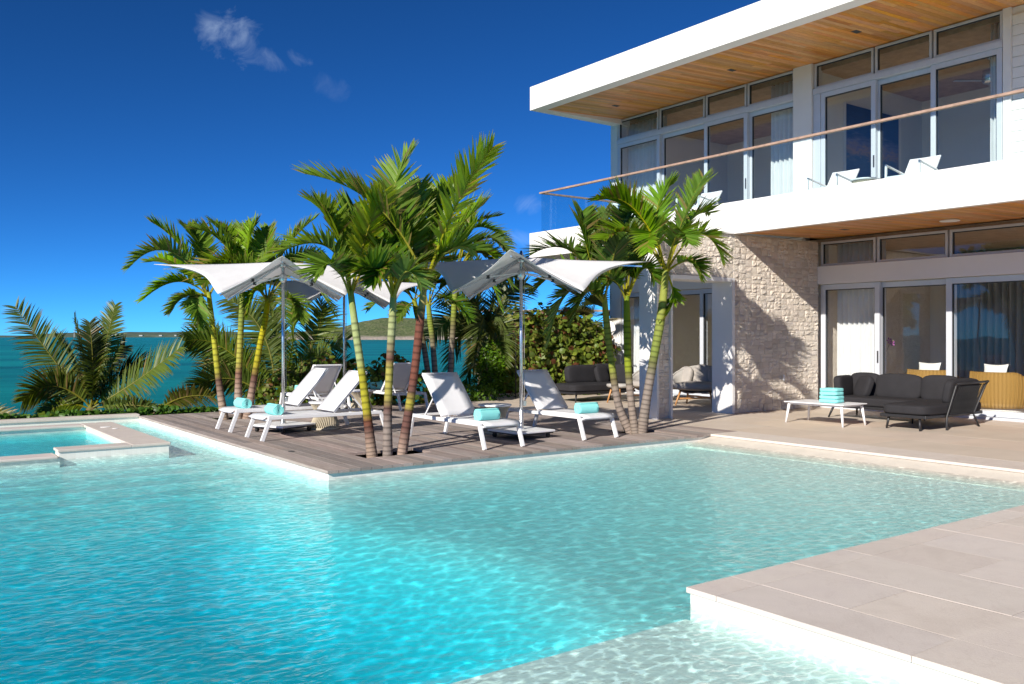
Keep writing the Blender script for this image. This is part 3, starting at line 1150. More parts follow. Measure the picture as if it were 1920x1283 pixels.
def stone_geo(rg):
    nx, nz = 3, 3
    fr = []
    for j in range(nz + 1):
        for i in range(nx + 1):
            u, w = i / nx, j / nz
            edge = (i in (0, nx)) or (j in (0, nz))
            y = -1.0 + (rg.uniform(.25, .75) if edge else rg.uniform(-.15, .45))
            u += 0 if i in (0, nx) else rg.uniform(-.09, .09)
            w += 0 if j in (0, nz) else rg.uniform(-.09, .09)
            if edge and i in (0, nx): u += rg.uniform(0, .05) * (1 if i == 0 else -1)
            if edge and j in (0, nz): w += rg.uniform(0, .06) * (1 if j == 0 else -1)
            fr.append((u - .5, y, w - .5))
    bk = [(-.5, 0, -.5), (.5, 0, -.5), (.5, 0, .5), (-.5, 0, .5)]
    fs_ = [(j * 4 + i, j * 4 + i + 1, (j + 1) * 4 + i + 1, (j + 1) * 4 + i) for j in range(nz) for i in range(nx)]
    fs_ += [(16, 17, 3, 2, 1, 0), (17, 18, 15, 11, 7, 3), (18, 19, 12, 13, 14, 15), (19, 16, 0, 4, 8, 12)]
    return fr + bk, fs_


rg = random.Random(3)
tmpl = []
for k in range(14):
    vs_, fs_ = stone_geo(rg)
    me = bpy.data.meshes.new('stone'); me.from_pydata(vs_, [], fs_); me.materials.append(M['stone']); tmpl.append((me, vs_, fs_))
rest = MB()
for k, (x0, x1, z0, z1) in enumerate(rects):
    me, vs_, fs_ = tmpl[rg.randrange(14)]
    sx_, sz_ = (x1 - x0) - .003, (z1 - z0) - .003
    dp = rg.uniform(.012, .034)
    cx, cz = (x0 + x1) / 2, (z0 + z1) / 2
    if k < 300:
        o = bpy.data.objects.new('stone', me); COL.objects.link(o); o.parent = fin
        o.location = (cx, FIN, cz); o.scale = (sx_, dp, sz_)
    else:
        rest.add([(cx + p[0] * sx_, FIN + p[1] * dp, cz + p[2] * sz_) for p in vs_], fs_)
tag(rest.build('small_stones', 'stone', fin), kind='stuff')
MB().box(15.6, 15.66, FIN - .068, FIN - .05, .62, .74).build('wall_light', 'alu', fin, bevel=.004)


# ------------------------------------------------------------------ curtains
def curtain(y0, y1, z0, z1, x, mt, label, folds=9, amp=.045, group=None):
    b_ = MB(); n = int(folds * 10)
    vs_ = []; fs_ = []
    for j in range(7):
        z_ = z0 + (z1 - z0) * j / 6
        for i in range(n + 1):
            u = i / n
            ph = u * folds * 2 * math.pi + .6 * math.sin(u * 7 + folds)
            vs_.append((x + amp * math.sin(ph) * (1.0 - .25 * j / 6) + .01 * math.sin(ph * .5 + j), y0 + (y1 - y0) * u, z_))
    for j in range(6):
        for i in range(n):
            a = j * (n + 1) + i
            fs_.append((a, a + 1, a + n + 2, a + n + 1))
    o = b_.add(vs_, fs_).build('curtain', mt, smooth=True, solid=.006)
    tag(o, label, 'curtain', group)
    return o


curtain(16.66, 18.12, 4.14, 7.49, XW + .34, 'curtain', 'white pleated curtain at the house corner behind upper balcony doors', 11)
curtain(12.40, 13.3, 4.14, 7.49, XW + .36, 'curtain', 'white pleated curtain beside the upper white column', 7)
curtain(7.86, 8.2, 4.14, 7.49, XW + .34, 'curtain', 'narrow bunched white curtain in the bedroom with paintings', 5)
curtain(10.36, 11.5, .04, 3.58, XW + .34, 'curtain', 'white curtain by the stone wall behind the dark sectional sofa', 9)
curtain(16.9, 17.9, .04, 2.73, XW + .34, 'curtain', 'white curtain in the ground floor room behind the palm trunks', 9)
curtain(5.5, 10.98, .04, 3.58, 21.3, 'sheer', 'wide grey sheer curtain at the back of the living room', 34, .06)

# bedroom paintings, fan
m = mat('sunset sky canvas'); t = NT(m)
v = t.mapping((1, 1, 1))
sx = t.n('ShaderNodeSeparateXYZ'); t.l(v, sx.inputs[0])
nz = t.noise(2.2, 5, .65, t.mapping((1.0, 1, 4.0)), .6)
hgt = t.math('ADD', sx.outputs['Z'], t.math('MULTIPLY', t.math('SUBTRACT', nz, .5), .9))
mr = t.n('ShaderNodeMapRange'); mr.inputs['From Min'].default_value = -1.0; mr.inputs['From Max'].default_value = 1.0; t.l(hgt, mr.inputs['Value'])
t.base(t.ramp(mr.outputs[0], [(.1, (.07, .10, .17)), (.34, (.12, .17, .25)), (.44, (.50, .30, .22)), (.54, (.22, .20, .30)), (.66, (.04, .08, .2)), (1, (.015, .03, .09))])).rough(.5)
M['canvas'] = m
for k, (x0, x1, lab) in enumerate(((18.2, 19.25, 'tall dark blue sunset canvas nearer the balcony doors'), (19.38, 20.45, 'tall dark blue sunset canvas deeper in the bedroom'))):
    e = tag(empty('painting', ((x0 + x1) / 2, 11.9, 6.0)), lab, 'painting')
    w = (x1 - x0) / 2
    MB().box(-w, w, -.035, .015, -.95, .95).build('frame', 'white', e)
    MB().box(-w + .03, w - .03, -.041, -.036, -.92, .92).build('canvas', 'canvas', e)
fan = tag(empty('ceiling_fan', (19.3, 9.15, 7.5)), 'steel ceiling fan hanging from the bedroom ceiling', 'fan')
MB().tube([(0, 0, 0), (0, 0, -.28)], .018, 8).build('rod', 'steel', fan)
MB().lathe([(.06, -.04), (.07, 0)], 16).build('canopy_cup', 'steel', fan)
MB().lathe([(.02, -.27), (.14, -.29), (.15, -.36), (.15, -.52), (.12, -.56), (.02, -.57)], 20, cap=True).build('motor', 'steel', fan, True)
for k in range(3):
    a = k * 2.094 + .35
    d = Vector((math.cos(a), math.sin(a), 0))
    MB().bar(d * .14 + Vector((0, 0, -.50)), d * .75 + Vector((0, 0, -.49)), .13, .012).build('blade', 'steel', fan)


# ------------------------------------------------------------------ sun loungers
def make_lounger(back=47):
    e = empty('sun_lounger')
    w = .325; zt = .335
    f = MB()
    for s in (-1, 1):
        f.bar((-.93, s * w, zt), (.95, s * w, zt), .045, .05)
    f.bar((-.93, -w + .0225, zt - .03), (-.93, w - .0225, zt - .03), .05, .03)
    f.bar((.93, -w + .0225, zt), (.93, w - .0225, zt), .04, .04)
    f.bar((.10, -w + .0225, zt - .02), (.10, w - .0225, zt - .02), .035, .035)
    f.build('frame', 'white_frame', e, bevel=.006)
    for s in (-1, 1):
        MB().bar((-.90, s * w, zt - .02), (-1.02, s * w, .0), .042, .06, (1, 0, 0)).build('leg', 'white_frame', e, bevel=.006)
        MB().bar((.93, s * w, zt + .0), (1.05, s * w, .0), .042, .06, (1, 0, 0)).build('leg', 'white_frame', e, bevel=.006)
    sl = MB(); vs_ = []; n = 16
    for j in range(5):
        yy = -w + .015 + (2 * w - .03) * j / 4
        for i in range(n + 1):
            x_ = -1.0 + 1.12 * i / n
            z_ = zt + .032 - .012 * (1 - (j / 2 - 1) ** 2)
            if x_ < -.88: z_ -= .045 * ((-.88 - x_) / .12) ** 2
            vs_.append((x_, yy, z_))
    sl.add(vs_, [(j * (n + 1) + i, j * (n + 1) + i + 1, (j + 1) * (n + 1) + i + 1, (j + 1) * (n + 1) + i) for j in range(4) for i in range(n)])
    sl.build('seat_sling', 'sling', e, True, solid=.012)
    a = R(back)
    L = .83
    hx, hz_ = .14, zt + .035
    tx, tz = hx + L * math.cos(a), hz_ + L * math.sin(a)
    fr = MB()
    for s in (-1, 1):
        fr.bar((hx, s * (w - .035), hz_), (tx, s * (w - .035), tz), .03, .03, (0, 1, 0))
    fr.bar((tx, -w + .05, tz), (tx, w - .05, tz), .03, .03)
    bk = fr.build('backrest', 'white_frame', e, bevel=.005)
    bs = MB(); vs_ = []
    for j in range(5):
        yy = -w + .012 + (2 * w - .024) * j / 4
        for i in range(9):
            u = i / 8
            sag = .02 * (1 - (j / 2 - 1) ** 2) * math.sin(math.pi * min(1, u * 1.0))
            top = .02 * (1 - (j / 2 - 1) ** 2) * smooth(u, .8, 1)
            px_, pz_ = hx + (L * u - top) * math.cos(a), hz_ + (L * u - top) * math.sin(a)
            vs_.append((px_ - (.022 - sag) * math.sin(a), yy, pz_ + (.022 - sag) * math.cos(a)))
    bs.add(vs_, [(j * 9 + i, j * 9 + i + 1, (j + 1) * 9 + i + 1, (j + 1) * 9 + i) for j in range(4) for i in range(8)])
    bs.build('sling', 'sling', bk, True, solid=.010)
    mx_, mz_ = hx + L * .5 * math.cos(a), hz_ + L * .5 * math.sin(a)
    for s in (-1, 1):
        MB().bar((mx_, s * (w - .07), mz_ - .02), (mx_ + .28, s * (w - .07), zt), .016, .022).build('strut', 'white_frame', bk)
    return e


lo = make_lounger()
GL = 'white sun loungers set out on the timber deck'
spots = [((5.725, 13.00, 0), 0, 'white sun lounger facing the pool, just behind the palm trio in the deck pit'),
         ((5.745, 14.48, 0), 0, 'white sun lounger facing the spa tub, on the far side of the wheeled parasol'),
         ((7.13, 10.95, 0), math.pi / 2, 'white sun lounger between the palm trio and the tall parasol base by the pool'),
         ((8.965, 11.0, 0), math.pi / 2, 'white sun lounger beside the palms next to the stone pier'),
         ((7.42, 17.05, 0), -math.pi / 2, 'white sun lounger seen from behind, against the sea grape shrub'),
         ((9.28, 17.2, 0), -math.pi / 2, 'white sun lounger seen from behind, in front of the open sea view')]
for k, (loc, rz, lab) in enumerate(spots):
    o = lo if k == 0 else copy_tree(lo)
    o.location = loc; o.rotation_euler = (0, 0, rz)
    tag(o, lab, 'sun lounger', GL)


# rolled towels: a spiral strip wound up, axis across the lounger
def make_towel(ln=.36, r0=.088):
    e = empty('rolled_towel')
    b_ = MB(); n = 70; turns = 4.2
    prof = []
    for i in range(n + 1):
        u = i / n
        th = turns * 2 * math.pi * u
        r_ = .012 + (r0 - .012) * u
        prof.append((r_ * math.cos(th + .8), r_ * math.sin(th + .8)))
    vs_ = []
    for s in range(9):
        yy = -ln / 2 + ln * s / 8
        for (a, c_) in prof:
            vs_.append((a, yy + .006 * math.sin(a * 60), c_ * .94 + r0 * .94))
    m_ = n + 1
    fs_ = [(s * m_ + i, s * m_ + i + 1, (s + 1) * m_ + i + 1, (s + 1) * m_ + i) for s in range(8) for i in range(n)]
    b_.add(vs_, fs_)
    o = b_.build('roll', 'towel', e, True, solid=.017)
    pr = [(r0 * .985 * math.cos(q), r0 * .985 * math.sin(q) * .94 + r0 * .94) for q in [2 * math.pi * k / 24 for k in range(24)]]
    MB().add([(a, s * ln * .47, c_) for s in (-1, 1) for (a, c_) in [(x_ * .93, (z_ - r0 * .94) * .93 + r0 * .94) for x_, z_ in pr]],
             [tuple(range(24)), tuple(range(47, 23, -1))] + [(i, (i + 1) % 24, 24 + (i + 1) % 24, 24 + i) for i in range(24)]).build('core', 'towel', e)
    return e


tw = make_towel()
TZ = .335 + .024
ta = [((4.98, 12.92, TZ), 0, 'rolled aqua towel on the lounger just behind the palm trio'),
      ((5.02, 14.42, TZ), 0.05, 'rolled aqua towel on the lounger facing the spa tub'),
      ((7.10, 10.30, TZ), math.pi / 2 + .05, 'rolled aqua towel on the lounger between palm trio and parasol base'),
      ((8.98, 10.32, TZ), math.pi / 2 - .1, 'rolled aqua towel on the lounger beside the palms near the stone pier'),
      ((7.42, 17.55, TZ), math.pi / 2, 'rolled aqua towel on the lounger against the sea grape shrub'),
      ((9.22, 17.75, TZ), math.pi / 2, 'rolled aqua towel on the lounger before the open sea view')]
for k, (loc, rz, lab) in enumerate(ta):
    o = tw if k == 0 else copy_tree(tw)
    o.location = loc; o.rotation_euler = (0, 0, rz)
    tag(o, lab, 'towel', 'rolled aqua towels on the loungers')


# ------------------------------------------------------------------ hourglass rope side tables
def make_table(h=.46):
    e = empty('side_table')
    MB().lathe([(.255, h - .03), (.27, h - .02), (.27, h - .004), (.262, h)], 32).build('table_top', 'white_frame', e, True)
    prof = [(.235, .03), (.225, .10), (.185, .2), (.165, .26), (.18, .33), (.235, h - .031)]
    MB().lathe([(r_ * .93, z_) for r_, z_ in prof], 28, cap=False).build('liner', 'rope_tan', e, True)
    st = MB()
    for k in range(44):
        th = 2 * math.pi * k / 44
        tw_ = .55
        for sg in (1,):
            st.tube([(r_ * math.cos(th + sg * tw_ * (z_ / h)), r_ * math.sin(th + sg * tw_ * (z_ / h)), z_) for r_, z_ in prof], .0095, 5, cap=False)
    tag(st.build('rope_strands', 'rope_tan', e, True), kind='stuff')
    MB().lathe([(.245, .0), (.25, .015), (.245, .032)], 28).build('base_ring', 'rope_tan', e, True)
    return e


tb = make_table()
for k, (loc, lab) in enumerate((((6.2, 13.78, 0), 'hourglass rope side table with white top between the two pool facing loungers'),
                                ((8.16, 11.62, 0), 'hourglass rope side table behind the parasol base by the pool'),
                                ((8.12, 16.3, 0), 'hourglass rope side table at the head of the sea facing loungers'),
                                ((15.55, 9.72, 4.12), 'small hourglass rope side table between the armchairs on the balcony'))):
    o = tb if k == 0 else copy_tree(tb)
    o.location = loc
    tag(o, lab, 'side table', 'hourglass rope side tables')


# ------------------------------------------------------------------ parasols
def make_parasol():
    e = empty('parasol')
    ZH, ZT, ZL = 2.77, 2.69, 2.19
    Rt, Rl = 1.98, 1.34
    hub = Vector((0, 0, ZH))
    cv = MB()
    NU, NV = 12, 12
    for q in range(8):
        ang_tip = R(45) + (q // 2) * R(90)
        ang_low = ang_tip + (R(45) if q % 2 else -R(45))
        T = Vector((Rt * math.cos(ang_tip), Rt * math.sin(ang_tip), ZT))
        Lw = Vector((Rl * math.cos(ang_low), Rl * math.sin(ang_low), ZL))
        vs_ = []
        for i in range(NU + 1):
            u = i / NU
            for j in range(NV + 1):
                v_ = j / NV
                E_ = T.lerp(Lw, v_)
                drop = (ZT - ZL)
                E_.z = ZT - drop * (v_ ** 1.3)
                pull = .20 * math.sin(math.pi * v_ ** .8)
                E_.x *= 1 - pull; E_.y *= 1 - pull
                P_ = hub.lerp(E_, u)
                P_.z -= .02 * math.sin(math.pi * u) * (1 - v_)
                vs_.append(P_)
        fs_ = [(i * (NV + 1) + j, i * (NV + 1) + j + 1, (i + 1) * (NV + 1) + j + 1, (i + 1) * (NV + 1) + j) for i in range(NU) for j in range(NV)]
        if q % 2 == 0:
            fs_ = [f[::-1] for f in fs_]
        cv.add(vs_, fs_)
    canopy = cv.build('canopy', 'canopy', e, True, solid=.006)
    MB().tube([(0, 0, .12), (0, 0, ZH + .02)], .026, 14).build('pole', 'steel', e, True)
    MB().lathe([(.04, ZH - .10), (.07, ZH - .06), (.07, ZH - .03), (.045, ZH + .01), (.012, ZH + .10)], 14).build('finial', 'steel', e, True)
    cz = 2.52
    MB().lathe([(.03, cz - .10), (.06, cz - .05), (.065, cz + .02), (.035, cz + .06)], 14).build('runner', 'steel', e, True)
    for k in range(8):
        a = R(45) * k
        d = Vector((math.cos(a), math.sin(a), 0))
        if k % 2 == 0:
            end = d * (Rl * .97) + Vector((0, 0, ZL + .015 - .035))
        else:
            end = d * (Rt * .93) + Vector((0, 0, ZT - .075))
        st_ = d * .06 + Vector((0, 0, ZH - .06))
        rb = MB().bar(st_, end, .018, .022).build('rib', 'steel', e)
        if k % 2 == 0:
            mid = st_.lerp(end, .48)
            MB().bar(d * .06 + Vector((0, 0, cz)), mid + Vector((0, 0, -.02)), .014, .016).build('strut', 'white_frame', rb)
            MB().box(mid.x - .02, mid.x + .02, mid.y - .02, mid.y + .02, mid.z - .04, mid.z + .01).build('joint', 'dark_gasket', rb)
    MB().tube([(.045, -.02, .55), (.045, -.02, cz - .08)], .004, 5).build('pulley_rope', 'rope', e)
    MB().box(.02, .07, -.045, .005, .48, .56).build('cleat', 'steel', e, bevel=.004)
    bp_ = MB().box(-.37, .37, -.37, .37, .095, .125).build('base_plate', 'white_frame', e, bevel=.006)
    MB().box(-.35, .35, -.35, .35, .072, .0945).build('under_plate', 'black_metal', bp_)
    MB().lathe([(.05, .125), (.05, .145), (.036, .16), (.036, .42), (.03, .43)], 14).build('pole_socket', 'steel', e, True)
    for sx_ in (-1, 1):
        for sy_ in (-1, 1):
            cx, cy = sx_ * .29, sy_ * .29
            f_ = MB().box(cx - .02, cx + .02, cy - .025, cy + .025, .05, .0715).build('caster', 'black_metal', e)
            MB().tube([(cx, cy - .017, .035), (cx, cy + .017, .035)], .035, 14).build('wheel', 'rubber', f_, True)
    return e


pa = make_parasol()
for k, (loc, lab) in enumerate((((8.12, 10.86, 0), 'white winged parasol on a wheeled base by the palms next to the stone pier'),
                                ((5.50, 13.86, 0), 'white winged parasol on a wheeled base between the two pool facing loungers'),
                                ((8.10, 17.05, 0), 'white winged parasol standing between the two sea facing loungers'))):
    o = pa if k == 0 else copy_tree(pa)
    o.location = loc; o.rotation_euler = (0, 0, (R(4), R(23), R(22))[k])
    tag(o, lab, 'parasol', 'white winged parasols on the deck')

# ------------------------------------------------------------------ terrace furniture
ct = tag(empty('coffee_table', (13.73, 9.36, 0)), 'low white coffee table holding two folded aqua towels', 'table')
MB().box(-.36, .36, -.60, .60, .365, .385).build('table_top', 'white_frame', ct, bevel=.008)
MB().box(-.30, .30, -.52, .52, .335, .364).build('apron', 'white_frame', ct)
for sx_ in (-1, 1):
    for sy_ in (-1, 1):
        MB().tube([(sx_ * .30, sy_ * .53, .34), (sx_ * .335, sy_ * .575, 0)], [.026, .018], 10).build('leg', 'white_frame', ct, True)
for k, (z_, lab) in enumerate(((.386, 'folded aqua towel lying on the white coffee table, under another'), (.516, 'folded aqua towel on top of the towel stack on the coffee table'))):
    e = tag(empty('folded_towel', (13.72, 9.22, z_), .08 if k == 0 else .05), lab, 'towel', 'folded aqua towels on the coffee table')
    w = .36 if k == 0 else .34
    MB().cushion((0, 0, .034), (.30, w, .064), p=.16, n=8).build('fold', 'towel', e, True)
    MB().cushion((0.004, 0, .096), (.30, w * .985, .062), p=.16, n=8).build('fold', 'towel', e, True)

# sectional sofa: back towards the windows, chaise at one end, rope panelled arm at that end
so = tag(empty('sectional_sofa', (15.0, 8.85, 0)), 'charcoal sectional sofa with chaise and black rope arm before the glass doors', 'sofa')
MB().box(-.08, .80, -1.24, 1.24, .20, .255).build('seat_base', 'black_metal', so, bevel=.012)
MB().box(-1.14, -.081, -1.27, -.46, .20, .255).build('chaise_base', 'black_metal', so, bevel=.012)
MB().cushion((.34, .42, .335), (.90, 1.62, .17), p=.14, n=14).build('seat_cushion', 'charcoal', so, True)
MB().cushion((-.18, -.87, .335), (1.96, .84, .18), p=.14, n=14).build('chaise_cushion', 'charcoal', so, True)
for (cy, ln, cx) in ((.93, .62, .66), (.22, .92, .64), (-.56, .70, .66)):
    MB().cushion((cx, cy, .60), (.20, ln, .46), (0, R(10), 0), p=.2, n=10, puff=.1).build('back_cushion', 'charcoal', so, True)
MB().cushion((.30, 1.16, .59), (.66, .17, .42), (R(-6), 0, .18), p=.2, n=10).build('arm_cushion', 'charcoal', so, True)
MB().cushion((.40, .80, .58), (.15, .42, .38), (0, R(22), R(-24)), p=.22, n=10, puff=.25).build('throw_pillow', 'charcoal', so, True)
MB().cushion((.20, -1.16, .60), (1.02, .17, .46), (R(10), 0, 0), p=.2, n=10).build('arm_cushion', 'charcoal', so, True)
arm = MB()
A0, A1 = (-.36, -1.29, .24), (.30, -1.29, .24)
arm.tube([(-.62, -1.34, 0), (-.50, -1.28, .22), (-.40, -1.38, .72), (-.37, -1.39, .755)], .018, 8)
arm.tube([(.46, -1.34, 0), (.38, -1.28, .22), (.60, -1.38, .72), (.64, -1.39, .76)], .018, 8)
arm.tube([(-.37, -1.39, .755), (.66, -1.40, .775)], .019, 8)
arm.tube([(-.50, -1.28, .23), (.38, -1.28, .23)], .016, 8)
arm_o = arm.build('arm_frame', 'black_metal', so, True)
nst = 15
for i in range(nst):
    u = (i + .5) / nst
    for sg in (-1, 1):
        u2 = max(.02, min(.98, u + sg * .11))
        MB().tube([(-.49 + .86 * u, -1.285 - .004 * sg, .25), (-.38 + .95 * u2, -1.383 - .004 * sg, .74)], .0065, 5).build('rope', 'black_rope', arm_o)
for p, q in (((-1.06, -.58), (-1.06, -.54)), ((-1.08, -1.13), (-1.12, -1.16)), ((-.04, 1.16), (-.08, 1.24)), ((.74, 1.16), (.80, 1.20)), ((.0, -.40), (.0, -.40)), ((.72, -.2), (.76, -.2))):
    MB().tube([(p[0], p[1], .21), (q[0], q[1], 0)], [.024, .017], 8).build('leg', 'black_metal', so, True)

# second sofa, by the hedge
s2 = tag(empty('daybed_sofa', (14.3, 16.15, 0)), 'charcoal sofa with open end standing in front of the sea grape hedge', 'sofa')
MB().box(-1.0, .95, -.45, .45, .19, .245).build('seat_base', 'black_metal', s2, bevel=.012)
MB().cushion((-.02, 0, .335), (1.98, .92, .19), p=.13, n=14).build('seat_cushion', 'charcoal', s2, True)
MB().cushion((-.10, .36, .62), (1.0, .22, .46), (R(-8), 0, 0), p=.2, n=10).build('back_cushion', 'charcoal', s2, True)
MB().cushion((.62, .36, .63), (.62, .22, .48), (R(-8), 0, 0), p=.2, n=10).build('back_cushion', 'charcoal', s2, True)
MB().cushion((.88, -.02, .62), (.18, .74, .46), (0, R(6), 0), p=.2, n=10).build('arm_cushion', 'charcoal', s2, True)
MB().cushion((.42, .20, .60), (.42, .14, .38), (R(-20), 0, .1), p=.22, n=10, puff=.25).build('throw_pillow', 'charcoal', s2, True)
for (x, y) in ((-.9, -.38), (-.9, .38), (.85, -.38), (.85, .38)):
    MB().tube([(x, y, .2), (x * 1.05, y * 1.08, 0)], [.024, .016], 8).build('leg', 'black_metal', s2, True)


# rope shell chairs with tufted cushion
def make_shell(wd=1.0, label='', loc=(0, 0, 0), rz=0.0):
    e = tag(empty('rope_chair', loc, rz), label, 'chair', 'rope shell chairs under the balcony')
    # shell: local -x is the front; a wide scoop
    sh_ = MB(); NU, NV = 22, 10
    vs_ = []
    for j in range(NV + 1):
        v_ = j / NV
        for i in range(NU + 1):
            th = -R(128) + R(256) * i / NU
            back = .5 + .5 * math.cos(th)
            rim_r = .50 + .06 * (1 - back)
            rim_z = .44 + .40 * back ** 1.2 + .03
            r_ = .10 + (rim_r - .10) * v_ ** .75
            z_ = .27 + (rim_z - .27) * v_ ** 2.2
            vs_.append((r_ * math.cos(th) * .85, r_ * math.sin(th) * wd, z_))
    sh_.add(vs_, [(j * (NU + 1) + i, j * (NU + 1) + i + 1, (j + 1) * (NU + 1) + i + 1, (j + 1) * (NU + 1) + i) for j in range(NV) for i in range(NU)])
    shell = sh_.build('shell', 'rope', e, True, solid=.03)
    rim = vs_[-(NU + 1):]
    MB().tube(rim, .022, 6).build('rim', 'rope', shell, True)
    for i in range(0, NU + 1):
        col_ = [vs_[j * (NU + 1) + i] for j in range(2, NV + 1)]
        MB().tube([(p[0] * 1.025, p[1] * 1.025, p[2] - .012) for p in col_], .011, 5).build('rib', 'rope', shell, True)
    MB().cushion((-.05, 0, .43), (.78, .92 * wd, .16), p=.25, n=10, puff=.3).build('seat_cushion', 'taupe', e, True)
    for k in (-1, 0, 1):
        MB().cushion((.33 - .06 * abs(k), k * .34 * wd, .66 - .05 * abs(k)), (.16, .40 * wd, .44), (0, R(22), -k * .55), p=.3, n=10, puff=.2).build('back_cushion', 'taupe', e, True)
    for (x, y) in ((-.26, -.30), (-.26, .30), (.26, -.26), (.26, .26)):
        MB().tube([(x, y * wd, .33), (x * 1.5, y * 1.25 * wd, 0)], [.026, .018], 8).build('leg', 'teak', e, True)
    MB().bar((-.28, -.32 * wd, .19), (.28, .28 * wd, .19), .03, .035).build('stretcher', 'teak', e)
    MB().bar((-.28, .32 * wd, .152), (.28, -.28 * wd, .152), .03, .035).build('stretcher', 'teak', e)
    return e


make_shell(1.12, 'wide rope shell chair with taupe cushions framed by the stone wall opening', (15.18, 13.62, 0), R(28))
make_shell(.8, 'rope shell chair with taupe cushion half hidden behind the stone pier', (15.0, 15.0, 0), R(10))
st = tag(empty('rope_footstool', (14.2, 15.15, 0)), 'round rope footstool on splayed teak legs by the dark daybed sofa', 'stool')
MB().lathe([(.02, .36), (.27, .36), (.31, .40), (.30, .44), (.02, .45)], 26).build('seat', 'rope', st, True)
for k in range(4):
    a = R(45 + 90 * k)
    MB().tube([(.18 * math.cos(a), .18 * math.sin(a), .36), (.29 * math.cos(a), .29 * math.sin(a), 0)], [.024, .017], 8).build('leg', 'teak', st, True)

# outdoor shower at the hedge
sw = tag(empty('outdoor_shower', (13.25, 17.95, 0)), 'slim dark outdoor shower pipe with curved head before the hedge', 'shower')
MB().tube([(0, 0, 0), (0, 0, 1.45), (-.02, 0, 1.56), (-.09, 0, 1.62), (-.2, 0, 1.62)], .014, 8).build('pipe', 'black_metal', sw, True)
MB().lathe([(.02, 1.60), (.07, 1.58), (.07, 1.57)], 14, (-.22, 0)).build('shower_head', 'black_metal', sw, True)


# ------------------------------------------------------------------ wicker tub chairs in the living room
def make_tub(loc, rz, label):
    e = tag(empty('wicker_chair', loc, rz), label, 'chair', 'golden wicker tub chairs inside the living room')
    MB().lathe([(.40, .0), (.42, .02), (.42, .10), (.40, .11)], 32).build('plinth', 'white', e, True)
    vs_ = []; N1, N2 = 40, 9
    b_ = MB()
    for j in range(N2 + 1):
        v_ = j / N2
        for i in range(N1 + 1):
            th = -R(150) + R(300) * i / N1
            back = .5 + .5 * math.cos(th)
            top = .46 + .36 * smooth(back, .1, .75)
            z_ = .11 + (top - .11) * v_
            r_ = .46 + .055 * math.sin(v_ * math.pi * .75)
            vs_.append((r_ * math.cos(th), r_ * math.sin(th), z_))
    b_.add(vs_, [(j * (N1 + 1) + i, j * (N1 + 1) + i + 1, (j + 1) * (N1 + 1) + i + 1, (j + 1) * (N1 + 1) + i) for j in range(N2) for i in range(N1)])
    sh_ = b_.build('shell', 'rattan', e, True, solid=.05)
    for i in range(0, N1 + 1):
        MB().tube([(vs_[j * (N1 + 1) + i][0] * 1.06, vs_[j * (N1 + 1) + i][1] * 1.06, vs_[j * (N1 + 1) + i][2]) for j in range(0, N2 + 1, 3)], .011, 5).build('cane', 'rattan', sh_, True)
    MB().cushion((-.02, 0, .34), (.78, .78, .18), p=.3, n=10).build('seat_cushion', 'white_cushion', e, True)
    return e


def pillow(loc, rot, lab, w=.52, h_=.42, mt='white_cushion'):
    b_ = MB(); n = 12; vs_ = []
    for sd in (-1, 1):
        for j in range(n + 1):
            for i in range(n + 1):
                u, w_ = 2 * i / n - 1, 2 * j / n - 1
                pin = 1 - .10 * (1 - u * u) * 1.0
                pin2 = 1 - .10 * (1 - w_ * w_)
                th = .085 * ((1 - u ** 4) * (1 - w_ ** 4)) ** .6
                vs_.append((sd * th, u * w / 2 * pin2, w_ * h_ / 2 * pin))
    m_ = (n + 1) ** 2
    fs_ = []
    for sd in range(2):
        for j in range(n):
            for i in range(n):
                q = (sd * m_ + j * (n + 1) + i, sd * m_ + j * (n + 1) + i + 1, sd * m_ + (j + 1) * (n + 1) + i + 1, sd * m_ + (j + 1) * (n + 1) + i)
                fs_.append(q if sd else q[::-1])
    o = b_.add(vs_, fs_).build('pillow', mt, smooth=True)
    o.location = loc; o.rotation_euler = rot
    tag(o, lab, 'pillow', 'white pillows on the wicker chairs')


make_tub((18.45, 8.55, .021), R(172), 'golden wicker tub chair fully seen through the wide glass door')
make_tub((18.55, 9.95, .021), R(175), 'golden wicker tub chair half hidden by the door stile and sofa')
pillow((18.30, 8.58, .79), (0, R(-12), R(172)), 'white pillow in the wicker chair fully seen through the glass')
pillow((18.36, 9.98, .79), (0, R(-12), R(175)), 'white pillow in the wicker chair half hidden by the door stile')
cs = tag(empty('console_table', (20.6, 10.4, .021)), 'low console table in the shade of the living room', 'table')
MB().box(-.25, .25, -.8, .8, .5, .56).build('table_top', 'dark_wood', cs)
for sx_ in (-.2, .2):
    for sy_ in (-.7, .7):
        MB().box(sx_ - .03, sx_ + .03, sy_ - .03, sy_ + .03, 0, .5).build('leg', 'dark_wood', cs)
orc = tag(empty('potted_orchid', (18.0, 10.75, .021)), 'purple orchid on an arching stem just inside the glass door', 'plant')
MB().lathe([(.08, 0), (.12, .1), (.13, .42), (.11, .44)], 18).build('pot', 'white', orc, True)
MB().tube([(0, 0, .43), (.02, .05, .8), (.02, .02, 1.15), (-.02, -.12, 1.42), (-.02, -.2, 1.44)], .006, 5).build('stem', 'dark_wood', orc, True)
M['orchid'] = simple('purple petals', (.36, .10, .34), .6)
for (x, y, z_) in ((-.02, -.10, 1.44), (-.02, -.17, 1.38)):
    b_ = MB()
    for k in range(5):
        a = 2 * math.pi * k / 5
        b_.add([(x, y, z_), (x - .02, y + .05 * math.cos(a - .4), z_ + .05 * math.sin(a - .4)), (x - .01, y + .075 * math.cos(a), z_ + .075 * math.sin(a)), (x - .02, y + .05 * math.cos(a + .4), z_ + .05 * math.sin(a + .4))], [(0, 1, 2, 3)])
    b_.build('flower', 'orchid', orc)


